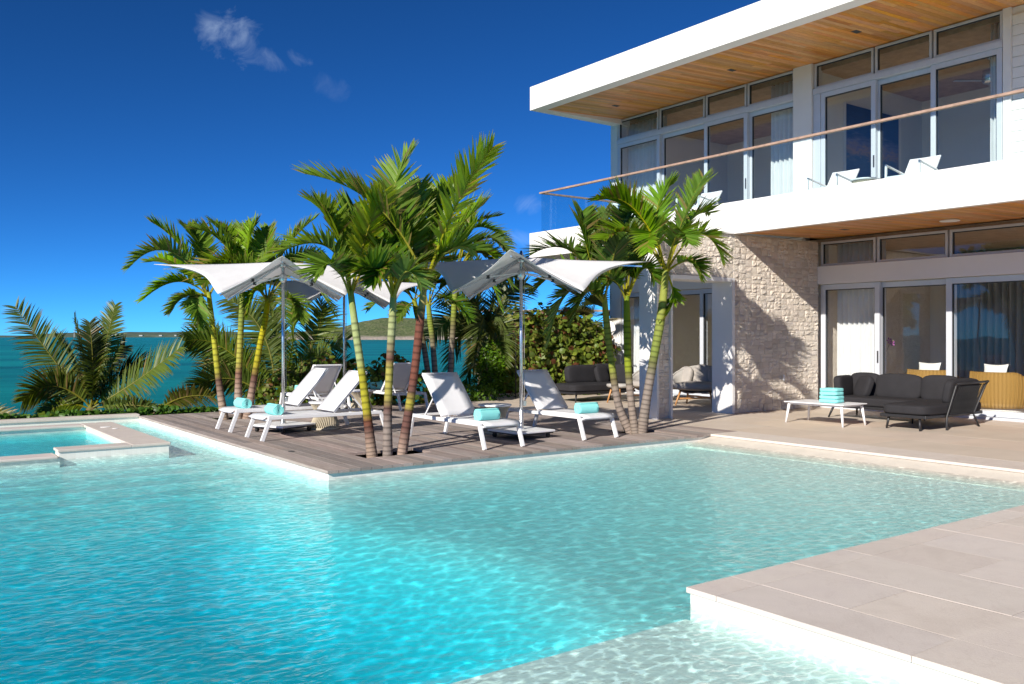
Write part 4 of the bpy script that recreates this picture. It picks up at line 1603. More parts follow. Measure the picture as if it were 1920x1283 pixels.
# balcony armchairs
def make_armchair():
    e = empty('balcony_armchair')
    f = MB()
    for s in (-1, 1):
        f.bar((-.36, s * .31, 0), (-.34, s * .31, .60), .03, .045, (1, 0, 0))
        f.bar((-.35, s * .31, .585), (.34, s * .31, .50), .045, .022)
        f.bar((-.35, s * .31, .34), (.30, s * .31, .27), .03, .04)
        f.bar((.30, s * .31, .0), (.34, s * .31, .50), .03, .04, (1, 0, 0))
    f.bar((-.345, -.295, .335), (-.345, .295, .335), .03, .04)
    f.build('frame', 'white_frame', e, bevel=.004)
    MB().add([(-.36, -.28, .36), (.24, -.28, .28), (.24, .28, .28), (-.36, .28, .36)], [(0, 1, 2, 3)]).build('seat', 'sling', e, solid=.025)
    MB().add([(.18, -.29, .28), (.56, -.29, .80), (.54, 0, .79), (.56, .29, .80), (.18, .29, .28), (.20, 0, .28)], [(0, 1, 2, 5), (5, 2, 3, 4)]).build('backrest', 'sling', e, solid=.025)
    return e


ac = make_armchair()
for k, (loc, rz, lab) in enumerate((((15.55, 10.45, 4.12), R(4), 'white sling armchair on the balcony near the white column'),
                                    ((15.55, 8.78, 4.12), R(4), 'white sling armchair on the balcony in front of the paintings room'),
                                    ((15.4, 13.85, 4.12), R(4), 'white sling armchair on the balcony above the palm crowns'))):
    o = ac if k == 0 else copy_tree(ac)
    o.location = loc; o.rotation_euler = (0, 0, rz)
    tag(o, lab, 'armchair', 'white armchairs on the balcony')


# ------------------------------------------------------------------ palms
def lerp3(a, b_, t_):
    return (a[0] + (b_[0] - a[0]) * t_, a[1] + (b_[1] - a[1]) * t_, a[2] + (b_[2] - a[2]) * t_)


def bez(pts, u):
    p = [Vector(q) for q in pts]
    while len(p) > 1:
        p = [p[i].lerp(p[i + 1], u) for i in range(len(p) - 1)]
    return p[0]


def add_frond(parent, pts, rg, leaf=.52, n=40, w=.034, green=(.11, .20, .018), rach=(.28, .30, .03), droop=.3, vee=.55, r0=.016, start=.16, tipc=(.34, .23, .09), wind=(0, 0, 0), brown=.3, fwd0=.35, twist=None):
    b_ = MB()
    K = 22
    path = [bez(pts, i / K) for i in range(K + 1)]
    b_.tube(path, [r0 * (1 - .8 * i / K) for i in range(K + 1)], 6, 1, [lerp3(rach, green, .25 * i / K) for i in range(K + 1)])
    tws = rg.uniform(-.45, .45) if twist is None else twist * rg.choice((-1, 1)) * rg.uniform(.75, 1.15)
    for i in range(n):
        u = start + (1 - start) * (i + .5) / n
        p = bez(pts, u)
        tg = (bez(pts, min(1, u + .02)) - bez(pts, max(0, u - .02))).normalized()
        side = tg.cross(UP)
        if side.length < .1:
            side = tg.cross(Vector((1, 0, 0)))
        side.normalize()
        nrm = side.cross(tg).normalized()
        if nrm.z < 0: nrm = -nrm
        side, nrm = side * math.cos(tws) + nrm * math.sin(tws), nrm * math.cos(tws) - side * math.sin(tws)
        env = (math.sin(math.pi * (.12 + .80 * (u - start) / (1 - start))) ** .6)
        for sd in (-1, 1):
            L = leaf * env * rg.uniform(.82, 1.1)
            fwd = fwd0 + .75 * (u - start) / (1 - start) + rg.uniform(-.12, .12)
            lift = vee * rg.uniform(.5, 1.3) * (1 - .3 * u)
            d = (side * sd + tg * fwd + nrm * lift + Vector((rg.uniform(-.12, .12), rg.uniform(-.12, .12), rg.uniform(-.12, .12)))).normalized()
            wv_ = d.cross(nrm).normalized()
            wv_ = (wv_ + nrm * rg.uniform(-.7, .7)).normalized()
            g = rg.uniform(.75, 1.2)
            cb = (green[0] * g, green[1] * g, green[2] * g)
            dead = rg.random() < brown * .15
            q = Vector(p); dd = Vector(d); prev = None
            SEG = 4
            vs_ = []; cs_ = []
            for k in range(SEG + 1):
                f_ = k / SEG
                ww = w * (1.0, 1.25, 1.1, .7, .08)[k] * (.7 + .3 * env)
                vs_ += [q - wv_ * ww * .5, q + wv_ * ww * .5]
                tcol = max(0, f_ - .72) / .28 * brown * rg.uniform(.4, 1.4)
                cc_ = lerp3(cb, tipc, min(1, tcol) if not dead else .8)
                cs_ += [cc_, cc_]
                dd = (dd + Vector((wind[0], wind[1], wind[2] - droop * (.35 + f_))) * .28).normalized()
                q = q + dd * (L / SEG)
            b_.add(vs_, [(2 * k, 2 * k + 1, 2 * k + 3, 2 * k + 2) for k in range(SEG)], 0, cs_)
    return b_.build('frond', ['leaf', 'leaf'], parent, False)


def add_trunk(parent, pts, rad, stops, rg, ring=.075, ringc=.45, name='trunk'):
    """rings of leaf scars as real steps in the surface"""
    pts = [Vector(p) for p in pts]
    ln = sum((pts[i + 1] - pts[i]).length for i in range(len(pts) - 1))
    n = max(20, int(ln / .018))
    path = []; rr = []; cc = []
    per = max(3, int(ring / .018))
    for i in range(n + 1):
        u = i / n
        s_ = u * (len(pts) - 1); k = min(int(s_), len(pts) - 2); f_ = s_ - k
        p0 = pts[max(k - 1, 0)]; p1 = pts[k]; p2 = pts[k + 1]; p3 = pts[min(k + 2, len(pts) - 1)]
        P = .5 * ((2 * p1) + (p2 - p0) * f_ + (2 * p0 - 5 * p1 + 4 * p2 - p3) * f_ ** 2 + (3 * p1 - p0 - 3 * p2 + p3) * f_ ** 3)
        s2 = u * (len(rad) - 1); k2 = min(int(s2), len(rad) - 2)
        r_ = rad[k2] + (rad[k2 + 1] - rad[k2]) * (s2 - k2)
        c_ = stops[-1][1]
        for a, b2 in zip(stops, stops[1:]):
            if a[0] <= u <= b2[0]:
                c_ = lerp3(a[1], b2[1], (u - a[0]) / max(1e-6, b2[0] - a[0])); break
        is_ring = (i % per == 0) and u < .86
        if is_ring:
            c_ = tuple(x * ringc for x in c_); r_ *= 1.035
        path.append(P); rr.append(r_); cc.append(c_)
    b_ = MB().tube(path, rr, 14, 0, cc)
    return b_.build(name, 'trunk', parent, True)


ADO = dict(leaf=.48, n=52, w=.040, droop=.13, vee=.62, brown=.5, start=.26, r0=.021, rach=(.44, .42, .04), fwd0=.55)
TAN, GREY = (.36, .265, .205), (.27, .22, .185)
MAROON, YEL, LIME, PALE = (.13, .065, .05), (.38, .34, .045), (.24, .28, .04), (.36, .40, .18)
SAT = (.17, .065, .04)
PL = random.Random(11)


def palm(name, label, group, trunk_px, D, widths, stops, fronds, extra=4, green=(.12, .21, .018), scale=1.0, base_z=-.14, ado=None, ringc=.42):
    base = ground(*trunk_px[0], 0.0) if D is None else at(*trunk_px[0], D)
    d0 = (base - Vector((0, 0, EYE))).dot(FW)
    pts = [at(px, py, d0 + k * .02) for k, (px, py) in enumerate(trunk_px)]
    root = empty(name, (base.x, base.y, 0))
    off = Vector((base.x, base.y, 0))
    loc = [p - off for p in pts]
    first = loc[0] + (loc[0] - loc[1]).normalized() * .16
    first.z = min(first.z, base_z)
    add_trunk(root, [first] + loc, [w * .84 / 2 / FPX * d0 for w in widths], stops, PL, ringc=ringc)
    tag(root, label, 'palm tree', group)
    crown = loc[-1]
    kw = dict(ADO); kw.update(ado or {})
    for fr in fronds:
        ps = [crown - Vector((0, 0, .10))]
        k2 = dict(kw)
        for q in fr:
            if isinstance(q, dict):
                k2.update(q)
            else:
                ps.append(at(q[0], q[1], d0 + q[2]) - off)
        g = PL.uniform(.85, 1.15)
        gg = k2.pop('green', green)
        # stretch control points so the curve passes the given middle
        if len(ps) == 4:
            p0, m1, m2, e_ = ps
            pts4 = [p0, m1, m2, e_]
        else:
            p0, m1, e_ = ps
            c1 = 2 * m1 - .5 * (p0 + e_)
            pts4 = [p0, p0.lerp(c1, .667), e_.lerp(c1, .667), e_]
        add_frond(root, pts4, PL, green=tuple(x * g * 1.8 for x in gg), **k2)
    for k in range(extra):
        a = PL.uniform(0, 2 * math.pi); L = PL.uniform(.9, 1.35) * scale
        el = PL.uniform(.9, 1.5)
        d = Vector((math.cos(a), math.sin(a), 0))
        p0 = crown - Vector((0, 0, .08))
        p1 = p0 + d * L * .35 + UP * L * .5 * el
        p2 = p0 + d * L * .75 + UP * L * .55 * el
        p3 = p0 + d * L * 1.1 + UP * L * (.1 + .3 * (el - .6))
        add_frond(root, [p0, p1, p2, p3], PL, green=tuple(x * 1.15 for x in green), **kw)
    return root


# the trio in the deck pit by the pool corner
GC = 'palms of the trio in the deck pit at the pool corner'
palm('adonidia_palm', 'palm of the pool corner trio with yellow ringed trunk and pale crownshaft', GC,
     [(697, 850), (690, 790), (680, 710), (667, 620), (657, 545)], None, [27, 25, 20, 17, 17, 14],
     [(0, GREY), (.25, TAN), (.36, MAROON), (.40, SAT), (.46, YEL), (.62, YEL), (.68, PALE), (.84, PALE), (1, LIME)],
     [((611, 461, -.1), (502, 487, -.5)), ((632, 438, .2), (585, 378, .3)), ((684, 449, .0), (718, 362, -.2), dict(vee=.2, green=(.20, .27, .02))),  # backlight painted into the yellower green of the last frond here
      ((628, 500, -.3), (598, 512, -.5)), ((690, 490, .4), (722, 478, .8)), ((655, 450, .5), (662, 385, .9)), ], 0, green=(.13, .22, .018))
palm('adonidia_palm', 'palm of the pool corner trio with straight shaded trunk, standing between the other two', GC,
     [(727, 850), (727, 780), (730, 700), (735, 610), (738, 548)], None, [25, 23, 19, 17, 18, 14],
     [(0, GREY), (.35, GREY), (.44, MAROON), (.50, YEL), (.62, YEL), (.66, SAT), (.76, PALE), (1, LIME)],
     [((718, 480, .2), (690, 420, .4)), ((745, 450, .4), (745, 385, .7)), ((775, 500, .3), (835, 490, .5)), ((705, 505, -.3), (672, 512, -.5)),
      ((765, 445, .7), (800, 385, 1.1)), ((722, 455, .9), (700, 395, 1.4)), ((785, 470, .9), (860, 440, 1.3)), ((725, 500, -.2), (700, 530, -.4), dict(leaf=.4)), ((760, 510, -.3), (790, 535, -.3), dict(leaf=.4))],
     0, green=(.075, .14, .014))  # crown's shade put into a darker leaf green
palm('adonidia_palm', 'palm of the pool corner trio leaning outward with red brown crownshaft', GC,
     [(754, 848), (765, 780), (777, 700), (787, 610), (797, 520)], None, [27, 24, 20, 18, 19, 13],
     [(0, TAN), (.22, TAN), (.34, MAROON), (.42, MAROON), (.46, YEL), (.52, MAROON), (.58, SAT), (.82, SAT), (.88, (.36, .30, .10)), (1, LIME)],
     [((768, 438, 0), (700, 345, -.2), (572, 326, -.6), dict(leaf=.58, n=50, brown=.8)), ((856, 385, 0), (924, 276, -.1), dict(vee=.25, leaf=.56, n=48, green=(.19, .26, .02))),  # second frond's yellow green stands in for sun shining through it
      ((738, 390, .4), (775, 280, .5), dict(brown=.7)), ((770, 430, .6), (790, 345, 1.0)), ((850, 440, .5), (905, 385, .9)), ((840, 470, .2), (890, 470, .4)),
      ((760, 470, .3), (715, 440, .6)), ((815, 410, .9), (850, 345, 1.4)), ((745, 420, .9), (640, 335, 1.0), dict(brown=.7))],
     0, green=(.12, .20, .018))
# the trio by the stone pier
GR = 'palms of the trio beside the stone pier'
palm('adonidia_palm', 'palm of the pier trio leaning towards the hedge, fronds over the parasol wing', GR,
     [(1180, 808), (1160, 760), (1148, 690), (1139, 620), (1133, 558)], None, [27, 22, 17, 15, 16, 12],
     [(0, TAN), (.35, GREY), (.48, GREY), (.54, (.17, .14, .06)), (.60, LIME), (1, LIME)],
     [((1100, 460, .3), (1092, 398, .5)), ((1075, 505, .3), (1003, 545, .5)), ((1070, 545, -.1), (1030, 640, -.2)), ((1070, 470, .6), (985, 485, .9)), ((1148, 490, -.3), (1160, 455, -.5)),
      ((1150, 520, .2), (1185, 520, .3), dict(leaf=.4)), ((1105, 545, -.3), (1075, 600, -.5), dict(leaf=.42)), ((1120, 470, .8), (1135, 395, 1.2))],
     0, green=(.075, .145, .016))
palm('adonidia_palm', 'palm of the pier trio with upright trunk in shade', GR,
     [(1191, 809), (1184, 760), (1178, 690), (1176, 620), (1175, 555)], None, [22, 19, 16, 16, 17, 12],
     [(0, GREY), (.5, GREY), (.56, (.14, .13, .05)), (.6, LIME), (1, (.16, .22, .03))],
     [((1178, 470, .3), (1160, 395, .5)), ((1205, 505, .1), (1228, 525, .2), dict(leaf=.4)), ((1150, 525, -.1), (1130, 545, -.2), dict(leaf=.38)), ((1160, 460, .7), (1110, 420, 1.1)), ((1200, 470, .6), (1220, 400, 1.0)), ((1145, 490, .5), (1085, 480, .8))],
     0, green=(.065, .13, .015))
palm('adonidia_palm', 'palm of the pier trio curving towards the stone wall with bright crown', GR,
     [(1204, 809), (1212, 750), (1226, 670), (1240, 590), (1249, 500)], None, [30, 24, 20, 19, 20, 13],
     [(0, TAN), (.3, GREY), (.5, GREY), (.57, (.15, .15, .05)), (.62, (.20, .25, .04)), (.85, (.30, .33, .05)), (1, LIME)],
     [((1280, 415, 0), (1318, 333, .1), dict(vee=.3, leaf=.55, n=46)), ((1195, 398, .1), (1124, 372, -.2)), ((1310, 440, 0), (1356, 492, -.2), dict(leaf=.46)), ((1232, 400, .4), (1262, 345, .5)),
      ((1190, 440, -.2), (1132, 448, -.6)), ((1290, 490, -.3), (1312, 520, -.4), dict(leaf=.36)), ((1262, 560, .1), (1240, 600, .1), dict(leaf=.3)), ((1205, 425, .5), (1160, 350, .9)), ((1290, 420, .6), (1330, 400, 1.0)),
      ((1225, 440, -.6), (1215, 470, -1.1), dict(leaf=.42)), ((1270, 440, -.5), (1290, 455, -.9), dict(leaf=.42))],
     0, green=(.10, .185, .017))
# trio behind the pool facing loungers
GLF = 'palms of the trio behind the pool facing loungers'
palm('adonidia_palm', 'palm of the sea side trio leaning out over the water view', GLF,
     [(420, 782), (411, 720), (402, 640), (396, 590), (391, 548)], None, [22, 19, 14, 12, 12, 10],
     [(0, TAN), (.3, TAN), (.42, MAROON), (.47, YEL), (.9, (.46, .44, .03)), (1, LIME)],
     [((345, 470, 0), (283, 416, -.2), dict(brown=.4)), ((335, 528, -.1), (268, 562, -.3)), ((378, 470, .3), (352, 428, .4)), ((345, 505, .3), (285, 490, .5)), ((372, 560, -.1), (374, 612, -.2), dict(leaf=.42)), ((425, 500, .2), (455, 470, .3)), ((350, 555, -.2), (320, 585, -.3), dict(leaf=.4))],
     2, green=(.12, .21, .018))
palm('adonidia_palm', 'palm of the sea side trio standing upright behind the other two', GLF,
     [(447, 783), (447, 720), (450, 650), (453, 590), (456, 535)], None, [24, 21, 15, 13, 13, 10],
     [(0, TAN), (.34, TAN), (.46, (.22, .10, .07)), (.52, YEL), (.62, YEL), (.75, LIME), (1, LIME)],
     [((420, 458, 0), (360, 430, -.2)), ((466, 460, .2), (478, 424, .3)), ((440, 465, .4), (400, 420, .6)), ((490, 490, .1), (520, 470, .2)), ((430, 510, -.2), (400, 500, -.4)), ((475, 480, .5), (510, 430, .8)), ((445, 470, .8), (455, 425, 1.2))],
     2, green=(.115, .20, .018))
palm('adonidia_palm', 'palm of the sea side trio leaning towards the open parasol', GLF,
     [(464, 783), (473, 730), (487, 650), (497, 600), (502, 560)], None, [25, 21, 15, 13, 13, 10],
     [(0, TAN), (.36, TAN), (.46, MAROON), (.52, YEL), (.92, (.48, .43, .03)), (1, LIME)],
     [((560, 515, 0), (626, 590, -.2), dict(brown=.5)), ((528, 480, .2), (590, 410, .3), dict(brown=.6)), ((495, 490, .2), (505, 430, .4)), ((470, 515, -.1), (435, 510, -.3)), ((540, 500, .5), (600, 480, .8)), ((545, 560, -.2), (560, 600, -.4), dict(leaf=.4)), ((480, 545, -.2), (465, 590, -.3), dict(leaf=.35))],
     2, green=(.12, .20, .018))
# trio beyond the deck, in front of the sea
GB = 'palms of the trio growing beyond the deck edge'
for k, (tp, fr, lab) in enumerate((
        ([(810, 765), (803, 705), (793, 640), (781, 585), (776, 560)], [((745, 545, 0), (690, 580, -.3)), ((790, 510, .3), (800, 470, .5)), ((750, 520, .5), (720, 500, .8)), ((762, 575, -.2), (745, 600, -.4), dict(leaf=.4))], 'slim palm beyond the deck edge tilting to the headland view'),
        ([(820, 765), (816, 705), (811, 640), (806, 600), (803, 570)], [((790, 525, .2), (770, 500, .3)), ((830, 510, .3), (870, 480, .5)), ((840, 560, 0), (880, 600, -.2)), ((815, 500, .6), (830, 455, .9))], 'slim palm beyond the deck edge in the middle of its trio'),
        ([(842, 765), (844, 705), (849, 620), (853, 555), (858, 510)], [((885, 430, 0), (955, 455, -.4), dict(leaf=.6)), ((880, 420, .4), (895, 388, .6)), ((905, 470, 0), (960, 540, -.3), dict(leaf=.6)), ((830, 450, .4), (800, 430, .7)), ((865, 440, .8), (935, 405, 1.2)), ((900, 500, -.3), (940, 580, -.5)), ((830, 510, -.2), (795, 540, -.4))], 'taller palm beyond the deck edge with broad arching crown'))):
    palm('adonidia_palm', lab, GB, tp, 21.4, [16, 15, 13, 12, 13, 10], [(0, GREY), (.5, GREY), (.62, (.15, .13, .06)), (.7, LIME), (1, LIME)], fr, 3, green=(.085, .155, .016), base_z=-.3)

COCO = dict(leaf=.68, n=84, w=.032, droop=.42, vee=.12, fwd0=.25, twist=.95, brown=.35, start=.12, r0=.022, rach=(.34, .33, .04))


def coco(label, base, D, fronds, green=(.14, .20, .028), group='young coconut palms at the edge of the bluff', **kwx):
    p = at(*base, D)
    p.z = max(p.z, -.1)
    root = tag(empty('coconut_palm', (p.x, p.y, -.25)), label, 'palm tree', group)
    off = Vector((p.x, p.y, -.25))
    b_ = MB()
    h0 = Vector((0, 0, p.z + .25))
    b_.tube([Vector((0, 0, -.1)), Vector((0, 0, .15)), h0 + Vector((0, 0, .06)), h0 + Vector((0, 0, .14))], [.15, .13, .08, .03], 12, 0, [TAN, (.16, .12, .06), (.15, .15, .04), (.2, .22, .04)])
    b_.build('trunk', 'trunk', root, True)
    for fr in fronds:
        kw = dict(COCO); kw.update(kwx)
        if len(fr) > 2: kw.update(fr[2])
        gg = kw.pop('green', green)
        p0 = h0 + Vector((PL.uniform(-.05, .05), PL.uniform(-.05, .05), .02))
        m1 = at(*fr[0][:2], D + fr[0][2]) - off; e_ = at(*fr[1][:2], D + fr[1][2]) - off
        c1 = 2 * m1 - .5 * (p0 + e_)
        g = PL.uniform(.85, 1.2)
        add_frond(root, [p0, p0.lerp(c1, .667), e_.lerp(c1, .667), e_], PL, green=tuple(x * g for x in gg), **kw)
    return root


coco('young coconut palm rising straight from the ground cover behind the spa tub', (172, 785), 19.9,
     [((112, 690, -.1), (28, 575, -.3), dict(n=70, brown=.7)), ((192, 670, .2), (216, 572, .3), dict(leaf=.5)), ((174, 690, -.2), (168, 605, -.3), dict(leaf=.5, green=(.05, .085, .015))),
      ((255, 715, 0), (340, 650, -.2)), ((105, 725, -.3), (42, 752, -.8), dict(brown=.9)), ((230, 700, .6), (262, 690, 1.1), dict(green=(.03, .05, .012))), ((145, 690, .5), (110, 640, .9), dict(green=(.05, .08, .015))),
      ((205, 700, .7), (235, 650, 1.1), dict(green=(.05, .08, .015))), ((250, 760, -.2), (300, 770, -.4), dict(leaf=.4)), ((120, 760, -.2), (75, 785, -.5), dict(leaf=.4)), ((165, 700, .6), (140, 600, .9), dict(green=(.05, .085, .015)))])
coco('low yellowing coconut frond cluster at the end of the ground cover', (300, 782), 19.7,
     [((345, 745, -.2), (402, 745, -.5), dict(n=40, leaf=.42, brown=1.2, green=(.15, .17, .02))), ((320, 760, .2), (345, 735, .5), dict(n=30, leaf=.3))], start=.2)
coco('dry tipped coconut sprout at the far end of the spa wall', (-60, 792), 19.7,
     [((-15, 775, -.1), (40, 790, -.3), dict(n=36, leaf=.35, green=(.2, .19, .03), brown=.9)), ((-60, 740, 0), (-40, 690, 0), dict(n=30))])
coco('spreading coconut palm behind the sea side palm trio', (520, 775), 20.6,
     [((430, 660, 0), (348, 640, -.4)), ((430, 710, -.2), (350, 745, -.6)), ((495, 630, .3), (425, 560, .4)), ((550, 630, .2), (540, 540, .4), dict(green=(.09, .15, .02))), ((580, 680, 0), (650, 640, -.2)),
      ((590, 640, .5), (600, 560, .8)), ((470, 680, .5), (380, 690, .7)), ((600, 700, .4), (660, 690, .6)), ((440, 690, .6), (365, 600, 1.0)), ((520, 640, .8), (500, 560, 1.2)), ((560, 710, -.3), (590, 690, -.6), dict(leaf=.4))], leaf=.7)
coco('hanging coconut palm crown behind the hedge and the open parasol', (905, 640), 23.0,
     [((870, 590, 0), (800, 640, -.4)), ((890, 560, .2), (860, 520, .3)), ((940, 590, -.2), (985, 670, -.4)), ((905, 600, -.4), (890, 690, -.7)), ((870, 620, -.3), (840, 700, -.5)), ((945, 560, .3), (985, 530, .5)), ((930, 620, -.4), (940, 720, -.7)),
      ((880, 570, .5), (820, 560, .8)), ((930, 560, .6), (960, 500, .9)), ((900, 640, -.5), (870, 720, -.8))], green=(.10, .14, .035), leaf=.75, n=64)
sab = tag(empty('sabal_palm', (16.35, 18.75, -.2)), 'cabbage palm with rough boot covered trunk at the house corner', 'palm tree')
b_ = MB()
b_.tube([(0, 0, 0), (0, 0, 1.8), (.02, 0, 2.0)], [.20, .24, .18], 14, 0, [(.28, .2, .15)] * 3)
b_.build('trunk', 'trunk', sab, True)
rg = random.Random(4)
for i in range(70):
    a = i * 2.4; z_ = .15 + 1.75 * i / 70
    d = Vector((math.cos(a), math.sin(a), 0)); s_ = Vector((-d.y, d.x, 0))
    p = d * .21 + Vector((0, 0, z_)); q = p + d * .12 + UP * .22
    g = rg.uniform(.75, 1.25)
    MB().add([p - s_ * .08, p + s_ * .08, q + s_ * .035, q - s_ * .035, p - s_ * .07 + d * .03, p + s_ * .07 + d * .03, q + s_ * .03 + d * .025, q - s_ * .03 + d * .025],
             [(0, 1, 2, 3), (7, 6, 5, 4), (0, 4, 5, 1), (1, 5, 6, 2), (2, 6, 7, 3), (3, 7, 4, 0)], 0, (.42 * g, .31 * g, .24 * g)).build('leaf_boot', 'trunk', sab)
for i in range(16):
    a = rg.uniform(0, 2 * math.pi); el = rg.uniform(-.5, 1.1)
    d = Vector((math.cos(a) * math.cos(el), math.sin(a) * math.cos(el), math.sin(el)))
    c0 = Vector((0, 0, 2.0)); hub = c0 + d * .75 + Vector((0, 0, .05))
    b_ = MB(); gr = rg.choice(((.08, .12, .03), (.11, .15, .035), (.24, .2, .1)))
    b_.tube([c0, hub], .012, 5, 0, [gr, gr])
    s_ = d.cross(UP).normalized(); n_ = s_.cross(d)
    for k in range(26):
        t_ = -1.9 + 3.8 * k / 25
        dd = (d * math.cos(t_) + s_ * math.sin(t_) + n_ * .15).normalized()
        w_ = d.cross(dd); w_ = (n_.cross(dd)).normalized()
        q = Vector(hub); L = .62 * (1 - .1 * abs(t_)); vs_ = []
        for j in range(4):
            vs_ += [q - w_ * (.024, .022, .014, .002)[j], q + w_ * (.024, .022, .014, .002)[j]]
            q = q + dd * L / 3; dd = (dd - UP * .16).normalized()
        b_.add(vs_, [(2 * j, 2 * j + 1, 2 * j + 3, 2 * j + 2) for j in range(3)], 0, gr)
    b_.build('fan_leaf', 'leaf', sab)


# ------------------------------------------------------------------ shrubs
def leafmass(name, label, cat, loc, blobs, n, size, greens, seed, group=None, stems=10, rnd=True):
    """a shrub: twigs plus thousands of separate leaves spread through uneven lobes"""
    rg = random.Random(seed)
    root = empty(name, loc)
    tag(root, label, cat, group)
    b_ = MB()
    tot = sum(q[3] * q[4] * q[5] for q in blobs)
    for (cx, cy, cz, rx, ry, rz) in blobs:
        k = int(n * rx * ry * rz / tot)
        for _ in range(k):
            while True:
                d = Vector((rg.gauss(0, 1), rg.gauss(0, 1), rg.gauss(0, 1)))
                if d.length > .01: break
            d.normalize()
            rr = rg.uniform(.45, 1.0) ** .45 * (1 + .22 * math.sin(d.x * 7 + cx * 5) * math.sin(d.z * 6 + d.y * 5))
            p = Vector((cx + d.x * rx * rr, cy + d.y * ry * rr, cz + d.z * rz * rr))
            if p.z < -.15: continue
            nr = (d * .8 + Vector((rg.uniform(-1, 1), rg.uniform(-1, 1), rg.uniform(-.6, 1)))).normalized()
            a = nr.cross(Vector((rg.uniform(-1, 1), rg.uniform(-1, 1), rg.uniform(-1, 1)))).normalized(); c_ = nr.cross(a)
            s = size * rg.uniform(.4, 1.3)
            g = rg.choice(greens); f_ = rg.uniform(.75, 1.2)
            col = (g[0] * f_, g[1] * f_, g[2] * f_)
            if rnd:
                vs_ = [p + nr * s * .12]
                vs_ += [p + (a * math.cos(q) + c_ * math.sin(q)) * s for q in [2 * math.pi * j / 7 for j in range(7)]]
                b_.add(vs_, [(0, 1 + j, 1 + (j + 1) % 7) for j in range(7)], 0, col)
            else:
                b_.add([p - a * s * .4, p + c_ * s * 1.2, p + a * s * .4, p - c_ * s * 1.2], [(0, 1, 2, 3)], 0, col)
    tag(b_.build('foliage', 'shrub', root), kind='stuff')
    st_ = MB()
    for k in range(stems):
        q = rg.choice(blobs)
        st_.tube([(q[0] * .3 + rg.uniform(-.2, .2), q[1] * .3, -.25), (q[0] * .7, q[1] * .7, q[2] * .6), (q[0] + rg.uniform(-.3, .3) * q[3], q[1], q[2] + .5 * q[5])], [.025, .018, .008], 5, 0, [(.2, .15, .11)] * 3)
    st_.build('stems', 'trunk', root)
    return root


SG = [(.17, .26, .035), (.21, .28, .035), (.11, .17, .025), (.21, .21, .045), (.20, .11, .045), (.12, .21, .035)]
SG2 = [(.16, .25, .035), (.19, .27, .04), (.11, .17, .026), (.24, .25, .05)]
HG = [(.11, .21, .02), (.15, .27, .025), (.07, .14, .016)]
p = at(650, 745, 19.9)
leafmass('sea_grape_shrub', 'low sea grape shrub with round leaves behind the sea facing loungers', 'shrub', (p.x, p.y, 0),
         [(-1.2, .35, .25, .75, .5, .55), (-.5, .1, .45, .7, .5, .7), (.3, -.15, .35, .7, .5, .6), (1.0, -.3, .55, .55, .45, .65), (1.5, -.4, .3, .5, .4, .45), (-1.8, .4, .1, .5, .4, .35)], 3000, .058, SG, 21)
p = at(1040, 740, 23.2)
leafmass('sea_grape_hedge', 'tall sea grape hedge with round green and reddish leaves behind the dark daybed', 'hedge', (p.x, p.y, 0),
         [(-1.0, .5, .8, .8, .6, .9), (-.3, .3, 1.2, .9, .7, 1.1), (.5, .1, .9, .9, .7, 1.0), (-.8, .4, 1.5, .7, .6, .7), (.2, .2, 1.75, .9, .7, .6), (1.1, -.2, 1.0, .7, .6, 1.0), (.9, .0, .4, .8, .6, .5), (-.3, .3, .4, .9, .6, .5)], 9000, .066, SG2 + SG[:2] + [(.17, .07, .03)], 22, stems=24)
p = at(918, 742, 22.3)
leafmass('clipped_hedge', 'bright green small leaved hedge at the end of the deck', 'hedge', (p.x, p.y, 0),
         [(0, 0, .5, .45, .4, .7), (.15, .1, .9, .42, .4, .6), (.4, 0, .4, .5, .4, .55), (-.3, .1, .2, .35, .35, .35)], 5200, .042, HG, 23, rnd=False)
p = at(868, 752, 21.2)
leafmass('low_shrub', 'low bright shrub at the foot of the slim palms', 'shrub', (p.x, p.y, 0),
         [(0, 0, .12, .5, .35, .32), (.5, -.15, .1, .4, .3, .28), (-.5, .2, .05, .4, .3, .25)], 1800, .045, HG, 24, rnd=False)
p = at(1092, 640, 25.5)
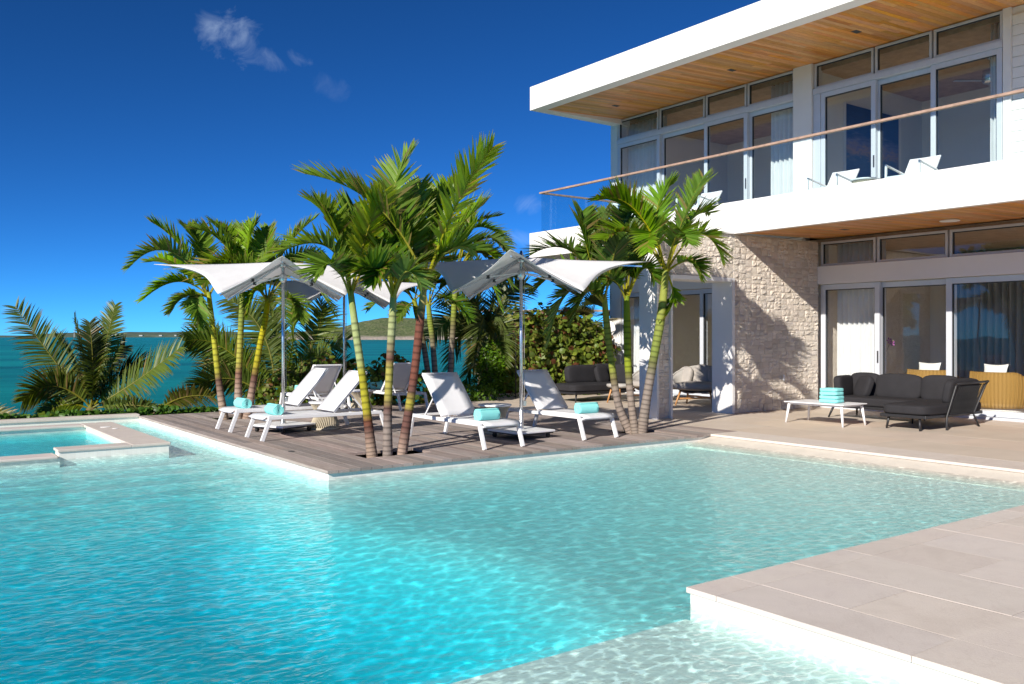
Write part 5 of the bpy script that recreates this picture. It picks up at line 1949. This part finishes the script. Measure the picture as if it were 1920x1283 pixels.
leafmass('silver_shrub', 'grey green shrub tucked beside the cabbage palm', 'shrub', (p.x, p.y, 0),
         [(0, 0, 1.0, .7, .6, .9), (-.3, 0, 1.7, .6, .5, .5)], 2200, .05, [(.12, .16, .10), (.09, .13, .07), (.06, .10, .04)], 25)
p = at(985, 600, 28)
leafmass('background_hedge', 'hazy tall hedge top under a dark rail behind the sea grape', 'hedge', (p.x, p.y, 0),
         [(-1.2, 0, 1.2, 1.0, .7, .95), (0, 0, 1.3, 1.0, .7, 1.0), (1.2, 0, 1.2, 1.0, .7, .95), (2.3, 0, 1.1, 1.0, .7, 1.0)], 4200, .07, [(.12, .13, .06), (.15, .14, .08), (.08, .10, .04)], 26)
fe = tag(empty('garden_fence', (at(985, 600, 28.6).x, at(985, 600, 28.6).y, 0), -YAW), 'dark top rail fence above the hedge behind the open parasol', 'fence')
MB().bar((-1.6, 0, 2.38), (3.2, 0, 2.38), .08, .06).build('top_rail', 'dark_wood', fe)
for k in range(5):
    MB().bar((-1.5 + 1.15 * k, 0, -.3), (-1.5 + 1.15 * k, 0, 2.35), .08, .08).build('post', 'dark_wood', fe)
# ground cover along the back coping
rg = random.Random(9)
b_ = MB()
for _ in range(5200):
    x = rg.uniform(-3.5, 9.5)
    hgt = .05 + .20 * max(0, fbm(x * 1.6, 2.0, 3) - .15)
    if x > 5.2: hgt *= .6
    y = 18.5 + abs(rg.gauss(0, .28)); z_ = rg.uniform(-.15, hgt) - .10 * (y - 18.5)
    nr = Vector((rg.uniform(-.7, .7), rg.uniform(-1, .5), rg.uniform(.2, 1))).normalized()
    a = nr.cross(Vector((rg.uniform(-1, 1), rg.uniform(-1, 1), .3))).normalized(); c_ = nr.cross(a)
    s = rg.uniform(.03, .062)
    g = rg.choice(((.08, .17, .015), (.11, .21, .02), (.05, .12, .012))); p = Vector((x, y, z_))
    b_.add([p + nr * s * .1] + [p + (a * math.cos(q) * .8 + c_ * math.sin(q) * 1.2) * s for q in [2 * math.pi * j / 6 for j in range(6)]], [(0, 1 + j, 1 + (j + 1) % 6) for j in range(6)], 0, g)
tag(b_.build('ground_cover', 'shrub'), 'bright green fleshy ground cover along the back edge of the pool', 'plants', kind='stuff')
